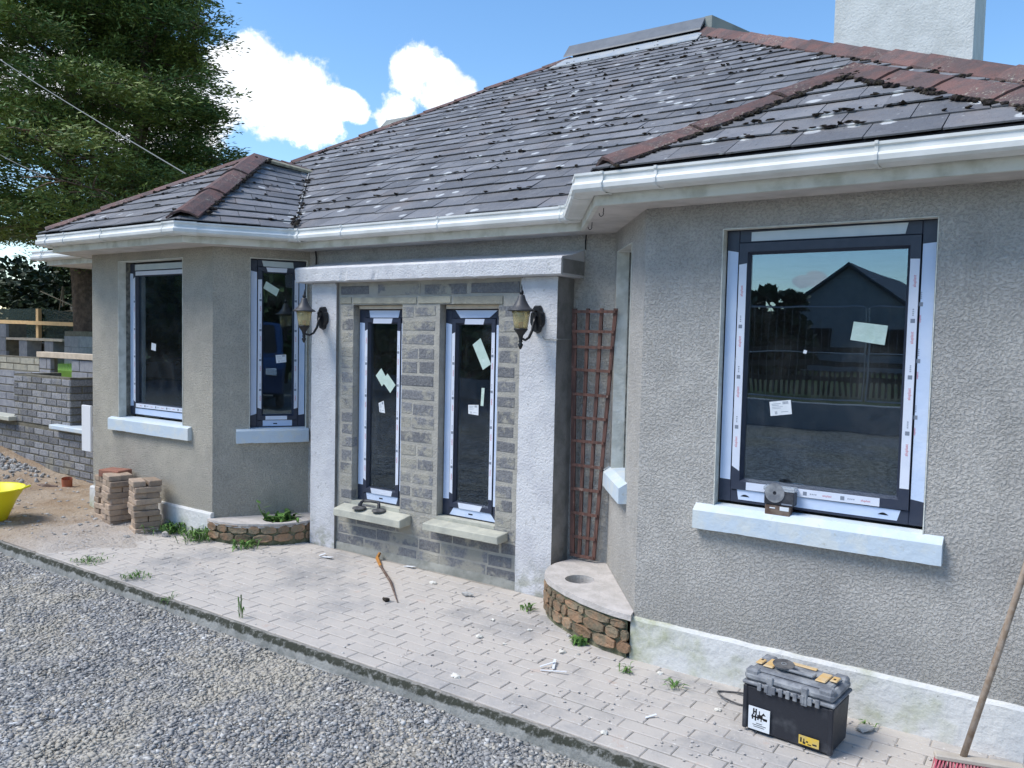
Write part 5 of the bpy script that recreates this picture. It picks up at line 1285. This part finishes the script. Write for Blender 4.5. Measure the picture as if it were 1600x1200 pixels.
# ================================================================== EXTENSION BLOCKWORK ON THE LEFT
BW = thing('extension_wall', 'half built grey blockwork extension wall at the left with open window gaps', 'block wall', loc=(-10, 4.4, 0))
TB = frame_T((-13.5, 4.4), (-8.02, 4.4)); XB = 13.5
def bwall(T, u0, u1, z0, z1, parent, mat='block2', bl=.215, bh=.075, name='block', th=.1, gap=.015):
    core = MB().box(u0+.004, u1-.004, -th, 0, z0, z1-.006, T).build('mortar', 'mortar2', parent)
    z = z0; r = 0; cnt = 0
    while z+bh*.6 < z1:
        u = u0-(bl/2 if r % 2 else 0); zt_ = min(z+bh, z1)
        while u < u1-.01:
            a, b = max(u0, u), min(u1, u+bl-gap)
            if b-a > .03: block(T, a, b, z+gap*.5, zt_-gap*.5, .005, mat, core if False else parent, depth=min(.05, th), jit=.003, name=name); cnt += 1
            u += bl
        z += bh; r += 1
    return cnt
bwall(TB, -10.75+XB, -8.05+XB, -.02, .545, BW)               # below the openings
bwall(TB, -9.93+XB, -8.69+XB, .545, 1.09, BW)                 # pier between the openings
bwall(frame_T((-8.69, 4.39), (-8.69, 4.9)), .01, .5, .545, 1.09, BW, bl=.26)   # its return into the gap
bwall(frame_T((-9.93, 4.9), (-9.93, 4.4)), .02, .5, .545, 1.09, BW, 'beigeblock', bl=.25)
MB().box(-10.9+XB, -9.87+XB, -.1, .09, .55, .60, TB).build('sill', 'csill', BW, bevel=.006)
MB().box(-8.97+XB, -8.05+XB, -.1, .09, .535, .585, TB).build('sill', 'sill', BW, bevel=.008)
TBi = frame_T((-14.2, 4.95), (-9.6, 4.95)); bwall(TBi, 2.6, 4.0, .0, 1.06, BW, 'newblock', bl=.45, bh=.0965, th=.1)
place(BW)
B2 = thing('inner_block_wall', 'pale beige block wall with a timber plate on top behind the extension wall', 'block wall', loc=(-12, 6, 0))
T6 = frame_T((-14.6, 6.0), (-9.0, 6.0)); bwall(T6, .4, 14.6-12.74, .0, 1.17, B2, 'beigeblock', bl=.44, bh=.105, gap=.02)
bwall(T6, 14.6-12.73, 14.6-12.40, .0, 1.17, B2, 'newblock', bl=.44, bh=.2)
bwall(T6, 14.6-11.80, 14.6-10.2, .0, 1.17, B2, 'newblock', bl=.44, bh=.2)
MB().box(14.6-12.77, 14.6-9.4, -.1, .03, 1.175, 1.255, T6).build('timber_plate', 'plank', B2, bevel=.004); place(B2)
B3 = thing('block_pile', 'pile of pale new blocks behind the timber plate', 'block pile', loc=(-15.5, 8, 0))
T8 = frame_T((-19.2, 8.0), (-13.5, 8.0)); bwall(T8, 19.2-16.0, 5.6, .0, 1.565, B3, 'newblock', bl=.55, bh=.21, gap=.006, th=.4); place(B3)
B4 = thing('block_pier', 'pale block pier at the left edge beside the raised board', 'block pier', loc=(-18.7, 8, 0))
bwall(T8, 19.2-19.1, 19.2-18.38, .0, 1.69, B4, 'newblock', bl=.7, bh=.28, gap=.006, th=.4); place(B4)
bd = thing('raised_board', 'timber board resting on upright blocks behind the extension', 'board', loc=(-17.2, 8, 1.1))
MB().box(19.2-18.35, 19.2-16.05, -.3, .02, 1.355, 1.40, T8).build('board', 'plank', bd)
for a in (-17.83, -16.78): MB().box(19.2+a, 19.2+a+.34, -.28, 0, .9, 1.353, T8).build('block', 'newblock', bd)
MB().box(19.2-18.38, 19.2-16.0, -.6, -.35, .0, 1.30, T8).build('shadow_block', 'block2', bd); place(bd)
wp = MB().box(-8.20, -8.03, 4.26, 4.285, .385, .845).build('leaning_board', 'whitescrap', bevel=.004); tag(wp, 'white plastic panel standing upright against the extension sill', 'panel')
rub = MB()
for _ in range(700):
    x = random.gauss(-10.5, .75); y = 4.25-abs(random.gauss(0, .16)); z = fn_d(x, y)+.01; rub.blob((x, y, z), random.uniform(.008, .03), jit=.35)
for _ in range(160): x = random.uniform(-9.5, -6.2); y = random.uniform(3.0, 4.2); rub.blob((x, y, fn_d(x, y)+.003), random.uniform(.006, .02), (1.2, 1, .5), jit=.3)
rub.build('rubble_heap', 'rubble', kind='stuff', recalc=False)['label'] = 'grey rubble and stone chips along the foot of the extension wall'

# netting fence behind
FN = thing('netting_fence', 'dark green netting fence on new timber posts and rails behind the building site', 'fence', loc=(-21, 10, 0))
for (xa_, xb_) in ((-27.5, -21.03), (-20.97, -16.2)):
    mb = MB(); n = 14
    for i in range(n+1):
        x = xa_+(xb_-xa_)*i/n; s_ = .05*mnoise.noise(Vector((x*.9, 0, 0))); top = 2.09-max(0, (x+21.1))*.058; mb.v += [(x, 10+s_, .1), (x, 10-s_*.6, top)]
    for i in range(n): mb.f.append((2*i, 2*i+2, 2*i+3, 2*i+1))
    mb.build('netting', 'net', FN, smooth=True)
for x in (-26.9, -21.08, -15.5): MB().box(x-.06, x+.06, 9.88, 9.96, 0, 2.08).build('post', 'newwood', FN)
for z_ in (1.76, 1.02): MB().hexa([(-27.5, 9.84, z_), (-15.4, 9.84, z_-.14), (-15.4, 9.88, z_-.14), (-27.5, 9.88, z_), (-27.5, 9.84, z_+.09), (-15.4, 9.84, z_-.05), (-15.4, 9.88, z_-.05), (-27.5, 9.88, z_+.09)]).build('rail', 'newwood', FN)
place(FN)
gm = MB()
for _ in range(2600):
    x, y = random.uniform(-15.5, -12.0), random.uniform(6.6, 8.3); gm.v += [(x-.012, y, .35), (x+.012, y, .35), (x+random.uniform(-.07, .07), y+random.uniform(-.05, .05), 1.03+random.uniform(-.12, .06))]; k = len(gm.v)-3; gm.f.append((k, k+1, k+2))
gm.box(-15.6, -11.9, 6.5, 8.0, .0, .95)
o = gm.build('grass_bank', 'grass', kind='stuff', recalc=False); o['label'] = 'bright green grass seen through the gap in the block walls'

# ================================================================== TREES
def leaf_cloud(P, D, size, wid, n_each, spread, droop=.15, flat=.35):
    """P tuft centres, D outward dirs; returns verts, quads: fans of narrow leaves"""
    m_ = len(P); N_ = m_*n_each; C = np.repeat(P, n_each, 0); Dn = np.repeat(D, n_each, 0)
    C = C+RNG.normal(0, spread, (N_, 3))*np.array([1, 1, flat]); d = Dn+RNG.normal(0, .55, (N_, 3)); d[:, 2] = d[:, 2]*.6-droop*RNG.random(N_); d /= np.linalg.norm(d, axis=1)[:, None]
    r = RNG.normal(0, 1, (N_, 3)); r[:, 2] *= .45; s = np.cross(d, r+np.array([0, 0, .7])); s /= np.linalg.norm(s, axis=1)[:, None]+1e-6
    L = size*RNG.uniform(.5, 1.4, N_)[:, None]; W = wid*RNG.uniform(.6, 1.3, N_)[:, None]
    V = np.stack([C, C+d*L*.5+s*W, C+d*L, C+d*L*.5-s*W], 1)
    return V.reshape(-1, 3), (np.arange(N_)[:, None]*4+np.array([[0, 1, 2, 3]]))
def add_leaves(name, mat, parent, P, D, **k): V, Fc = leaf_cloud(np.array(P, float), np.array(D, float), **k); return np_mesh(name, V, Fc, mat, parent)
CY = thing('cypress_tree', 'huge spreading dark green cypress tree with flat layered branches behind the site', 'tree', loc=(-17.4, 9.2, 0))
tk = MB()
trunk = [Vector(q) for q in ((-17.2, 9.2, -.1), (-17.25, 9.2, 1.6), (-17.45, 9.2, 2.6), (-17.95, 9.15, 4.2), (-18.2, 9.2, 5.8), (-18.1, 9.3, 8), (-17.6, 9.2, 10.5), (-17.4, 9.2, 12.5))]
tk.tube(trunk, [.42, .36, .30, .17, .13, .10, .06, .03], 12)
tk2 = [Vector(q) for q in ((-17.3, 9.3, 2.0), (-16.7, 9.6, 4), (-16.3, 9.8, 6.5), (-16.2, 9.8, 9), (-16.4, 9.7, 11))]; tk.tube(tk2, [.2, .12, .09, .06, .03], 9)
tk3 = [Vector(q) for q in ((-17.4, 9.4, 2.3), (-17.5, 10.2, 4.5), (-17.2, 10.6, 7), (-17.2, 10.7, 10))]; tk.tube(tk3, [.16, .09, .06, .03], 8)
CP, CD = [], []
def on(path, z):
    for a, b in zip(path, path[1:]):
        if a.z <= z <= b.z: return lerp(a, b, (z-a.z)/(b.z-a.z))
    return path[-1]
def reach(z, az_):
    r = np.interp(z, [2.8, 3.6, 5, 6.2, 7.5, 9.5, 11.5, 13], [3.6, 5.0, 5.7, 5.0, 3.5, 3.0, 2.4, .8]); return r*(1.0 if math.cos(az_) > 0 else 1.1)
def side_room(P, z):   # the crown is lopsided: boughs towards the houses are short above 5.5 m
    return float(np.interp(z, [3, 4.6, 5.2, 5.7, 6.2, 7.7, 12], [3.9, 4.4, 4.4, 3.3, 2.8, 2.3, 1.5]))-((P.x+17.7)*.46+(P.y-9.2)*.89)
for i in range(118):
    z = 2.9+9.6*(i/118)**.85+random.uniform(-.2, .2); path = random.choice((trunk, trunk, tk2, tk3)); z = min(z, path[-1].z-.1); a = i*2.399+random.uniform(-.4, .4); st_p = on(path, z); R_ = reach(z, a)*random.uniform(.72, 1.05)
    R_ = min(R_, 1.0*float(np.interp(z+.5, [3, 4.2, 5.1, 5.8, 6.5, 8, 10, 12], [5.0, 5.6, 6.0, 4.6, 4.0, 3.6, 3.0, 2.0]))-(st_p.x+17.7)*math.cos(a)*.8); sd_ = math.cos(a)*.46+math.sin(a)*.89
    if sd_ > .05: R_ = max(.5, min(R_, side_room(st_p, z+.6)/sd_*.95))
    rise = random.uniform(.05, .35); pts = [st_p]
    for k in range(1, 6):
        t = k/5; pts.append(st_p+Vector((math.cos(a+.15*math.sin(i+k)), math.sin(a+.15*math.sin(i+k)), 0))*R_*t+Vector((0, 0, R_*rise*(t-.55*t*t)+.12*math.sin(k*2+i))))
    tk.tube(pts, [max(.008, .045*(1-k/5.6)*(.6+R_/10)) for k in range(6)], 5)
    nb = int(42+R_*8)
    for j in range(nb):
        t = .08+.95*random.random()**.8; seg = min(int(t*5), 4); q = lerp(pts[seg], pts[seg+1], min(1.1, t*5-seg)); side = random.uniform(-1, 1); w_ = (.25+R_*.24)*(1-.45*t)
        dirn = Vector((math.cos(a), math.sin(a), 0)); perp = Vector((-dirn.y, dirn.x, 0)); c = q+perp*side*w_+dirn*abs(side)*w_*.35+Vector((0, 0, random.gauss(.02, .10)-.12*abs(side)))
        if j % 5 == 0 and t < .95: tk.tube([q, lerp(q, c, .5)+Vector((0, 0, .03)), c], [.018, .012, .006], 3)
        lim = np.interp(c.z, [3, 4.2, 5.1, 5.8, 6.5, 8, 10, 12], [5.5, 6.1, 6.7, 5.2, 4.6, 4.2, 3.7, 2.5])*(.9+.12*math.sin(a*5+z*2))
        if math.hypot(c.x+17.7, c.y-9.2) > lim or side_room(c, c.z) < random.uniform(-.25, .15): continue
        for _ in range(2): CP.append(tuple(c+Vector((random.gauss(0, .16), random.gauss(0, .16), random.gauss(0, .06))))); CD.append(tuple((dirn+perp*side*.9+Vector((0, 0, .12))).normalized()))
for i in range(26):   # bare dead twigs low on the trunk
    z = random.uniform(2.2, 4.6); s_ = on(trunk, z); a = random.uniform(0, 6.28); l = random.uniform(1.4, 3.6); tk.tube([s_, s_+Vector((math.cos(a)*l*.5, math.sin(a)*l*.5, l*.18)), s_+Vector((math.cos(a)*l, math.sin(a)*l, l*.22))], [.028, .018, .006], 4)
tk.build('trunk', 'bark', CY, smooth=True, recalc=False)
add_leaves('crown', 'cypress', CY, CP, CD, size=.12, wid=.015, n_each=30, spread=.12, droop=.1, flat=.45); place(CY)

def bush(name, label, cat, c, r, n, mat, size=.12, wid=.035, n_each=8, group=None, trunk_r=.12):
    t = thing(name, label, cat, group, loc=(c[0], c[1], 0)); P, D = [], []; lobes = [(Vector((c[0]+random.uniform(-.7, .7)*r[0], c[1]+random.uniform(-.6, .6)*r[1], c[2]+random.uniform(-.55, .6)*r[2])), random.uniform(.3, .5)) for _ in range(22)]
    for _ in range(n):
        L, s_ = random.choice(lobes); d = Vector((random.gauss(0, 1), random.gauss(0, 1), random.gauss(0, 1))).normalized(); rr = s_*random.uniform(.7, 1.05); P.append((L.x+d.x*rr*r[0], L.y+d.y*rr*r[1], max(.05, L.z+d.z*rr*r[2]))); D.append(tuple(d))
    MB().tube([(c[0], c[1], -.05), (c[0]+.1, c[1], c[2]*.6), (c[0], c[1], c[2]+r[2]*.4)], [trunk_r, trunk_r*.7, .02], 7).build('trunk', 'bark', t, smooth=True)
    add_leaves('crown', mat, t, P, D, size=size, wid=wid, n_each=n_each, spread=.1); return place(t)
bush('laurel_bush', 'dark evergreen bush beyond the netting fence at the left edge', 'bush', (-26.4, 12.6, 1.9), (3.3, 1.6, 2.3), 2600, 'darkleaf', .2, .06)
bush('laurel_bush', 'low dark evergreen bush beyond the netting fence right of the tall one', 'bush', (-21.8, 12.4, 1.2), (3.2, 1.3, 1.35), 1900, 'darkleaf', .18, .055)
bush('laurel_bush', 'dark shrub behind the fence at the foot of the cypress', 'bush', (-17.4, 12.4, 1.3), (2.6, 1.2, 1.3), 1300, 'darkleaf', .18, .055)
tb_ = MB()
for i in range(16):
    a = Vector((-20.5+random.uniform(-2, 2.2), 11.2, 1.9+random.uniform(-.2, .5))); tb_.tube([a, a+Vector((random.uniform(-1.2, 1.2), -.2, random.uniform(-.3, .5))), a+Vector((random.uniform(-2.2, 2.2), -.3, random.uniform(-.5, .8)))], [.035, .022, .008], 4)
o = tb_.build('dead_branches', 'twig'); tag(o, 'tangle of bare pale branches over the dark bushes below the cypress', 'dead branches')

# overhead cables
for (a, b, lb) in (((-21.0, 7.0, 8.83), (-9.07, 6, 3.52), 'upper overhead cable running past the cypress to the bay roof'), ((-20.4, 7.5, 6.25), (-12.44, 6, 3.78), 'lower overhead cable dropping behind the bay roof at the left')):
    a, b = Vector(a), Vector(b); pts = [lerp(a, b, k/16)-Vector((0, 0, .12*math.sin(math.pi*k/16))) for k in range(17)]
    tag(MB().tube(pts, .008, 5).build('overhead_cable', 'cabledark'), lb, 'cable', 'cables')

# ================================================================== ACROSS THE YARD (seen in the window reflections)
rw = MB().box(-40, 10, -10.1, -9.7, -.2, .42).build('low_wall', 'oppwall'); tag(rw, 'low rendered wall along the far side of the yard', 'wall')
sheet('raised_field', -60, 40, -70, -10.1, .38, 'ground')
for i in range(4):
    x = -10.4+3.45*i; hf = thing('site_fence_panel', 'galvanised mesh site fence panel number %s from the left above the low wall' % ('one', 'two', 'three', 'four')[i], 'fence panel', 'site fence panels', (x+1.7, -9.9, .42))
    mb = MB(); z0_, z1_ = .5, 2.4
    mb.tube([(x, -9.9, z0_), (x, -9.9, z1_-.05), (x+.05, -9.9, z1_), (x+3.33, -9.9, z1_), (x+3.38, -9.9, z1_-.05), (x+3.38, -9.9, z0_), (x, -9.9, z0_)], .02, 6); mb.tube([(x, -9.9, 1.45), (x+3.38, -9.9, 1.45)], .012, 5); mb.build('frame', 'galv', hf)
    ms_ = MB()
    for k in range(22): xx = x+3.38*(k+.5)/22; ms_.box(xx-.002, xx+.002, -9.903, -9.899, z0_, z1_)
    ms_.build('mesh_wires', 'galv', hf); place(hf)
rf = thing('board_fence', 'dark stained picket and rail fence beyond the site fence', 'fence', loc=(-8, -13, .38))
for k in range(3): MB().box(-24, 6, -13.03, -13, .75+.35*k, .87+.35*k).build('rail', 'darkfence', rf)
pk_ = MB()
for k in range(220): pk_.box(-24+.13*k, -23.945+.13*k, -13.06, -13.035, .4, 1.0)
pk_.build('pickets', 'darkfence', rf); place(rf)
OH = thing('opposite_house', 'pale gabled house with dark slate roof across the yard', 'house', loc=(-9.2, -37, .38))
MB().prism([(-12.8, -33.4, .3), (-12.8, -33.4, 2.7), (-9.2, -33.4, 5.4), (-5.6, -33.4, 2.7), (-5.6, -33.4, .3)], (0, -13, 0)).build('wall', 'oppwall', OH)
for s_ in (-1, 1): MB().hexa([(-9.2, -33.1, 5.45), (-9.2+s_*3.95, -33.1, 2.5), (-9.2+s_*3.95, -46.7, 2.5), (-9.2, -46.7, 5.45), (-9.2, -33.1, 5.6), (-9.2+s_*3.95, -33.1, 2.65), (-9.2+s_*3.95, -46.7, 2.65), (-9.2, -46.7, 5.6)]).build('roof', 'opproof', OH)
for x in (-11.6, -8.3): MB().box(x, x+1.7, -33.42, -33.36, 1.2, 2.4).build('window', 'void', OH)
place(OH)
for i, (x, y, h) in enumerate(((-16.5, -29, 4.2), (-12.6, -29, 3.7), (-2.5, -36, 2.4))):
    bush('hedge_tree', ('tall dark hedge tree left of the opposite house', 'dark hedge tree touching the opposite house', 'low hedge bush right of the opposite house')[i], 'tree', (x, y, h*.55), (3.0, 1.5, h*.5), 1600, 'darkleaf', .4, .2)
for i, (x, y) in enumerate(((-17, -11.5), (-22, -11), (-27, -10.5), (-31, -5), (13.5, -5.5), (12, -9.5))):
    bush('yard_tree', ('dark yard tree nearest the site fence', 'second dark yard tree along the far side', 'third dark yard tree along the far side', 'dark yard tree at the far left of the drive', 'dark tree behind the parked van', 'dark tree right of the parked van')[i], 'tree', (x, y, 4.2), (3.6, 2.4, 4.2), 2600, 'hedgeleaf', .45, .22)
for i, (x, y) in enumerate(((-15, -10.8), (-20, -10.8), (-25, -10), (-29, -7))):
    bush('hedge_bush', ('low hedge bush at the near end of the yard hedge', 'second low hedge bush of the yard hedge', 'third low hedge bush of the yard hedge', 'low hedge bush at the far left end of the yard hedge')[i], 'bush', (x, y, 1.4), (3.2, 1.2, 1.6), 1500, 'hedgeleaf', .35, .16)
# parked van, right of the photographer
VN = thing('parked_van', 'dark blue van parked across the yard', 'van', loc=(7.0, -3.2, -.1)); VN.rotation_euler = (0, 0, math.radians(-30))
pr = [(-2.3, .35), (-2.3, .95), (-2.15, 1.15), (-1.35, 1.25), (-.65, 1.95), (2.2, 2.0), (2.3, 1.2), (2.3, .35)]
MB().prism([(a, -.9, b) for a, b in pr], (0, 1.8, 0)).build('body', 'carblue', VN, bevel=.05)
MB().prism([(-1.28, -.905, 1.28), (-.62, -.905, 1.85), (.3, -.905, 1.85), (.3, -.905, 1.28)], (0, 1.81, 0)).build('side_window', 'void', VN)
MB().hexa([(-1.40, -.75, 1.24), (-1.40, .75, 1.24), (-1.36, .75, 1.24), (-1.36, -.75, 1.24), (-.74, -.7, 1.90), (-.74, .7, 1.90), (-.70, .7, 1.9), (-.70, -.7, 1.9)]).build('windscreen', 'void', VN)
for x in (-1.45, 1.5):
    for y in (-.92, .74): MB().lathe([(0, 0), (.2, 0), (.33, .02), (.34, .09), (.33, .16), (.2, .18), (0, .18)], (x, y, .34), 24, ax='y').build('wheel', 'rubber', VN, smooth=True)
for y in (-.7, .5): MB().box(-2.36, -2.28, y, y+.22, .78, .92).build('headlight', 'paper', VN, bevel=.01)
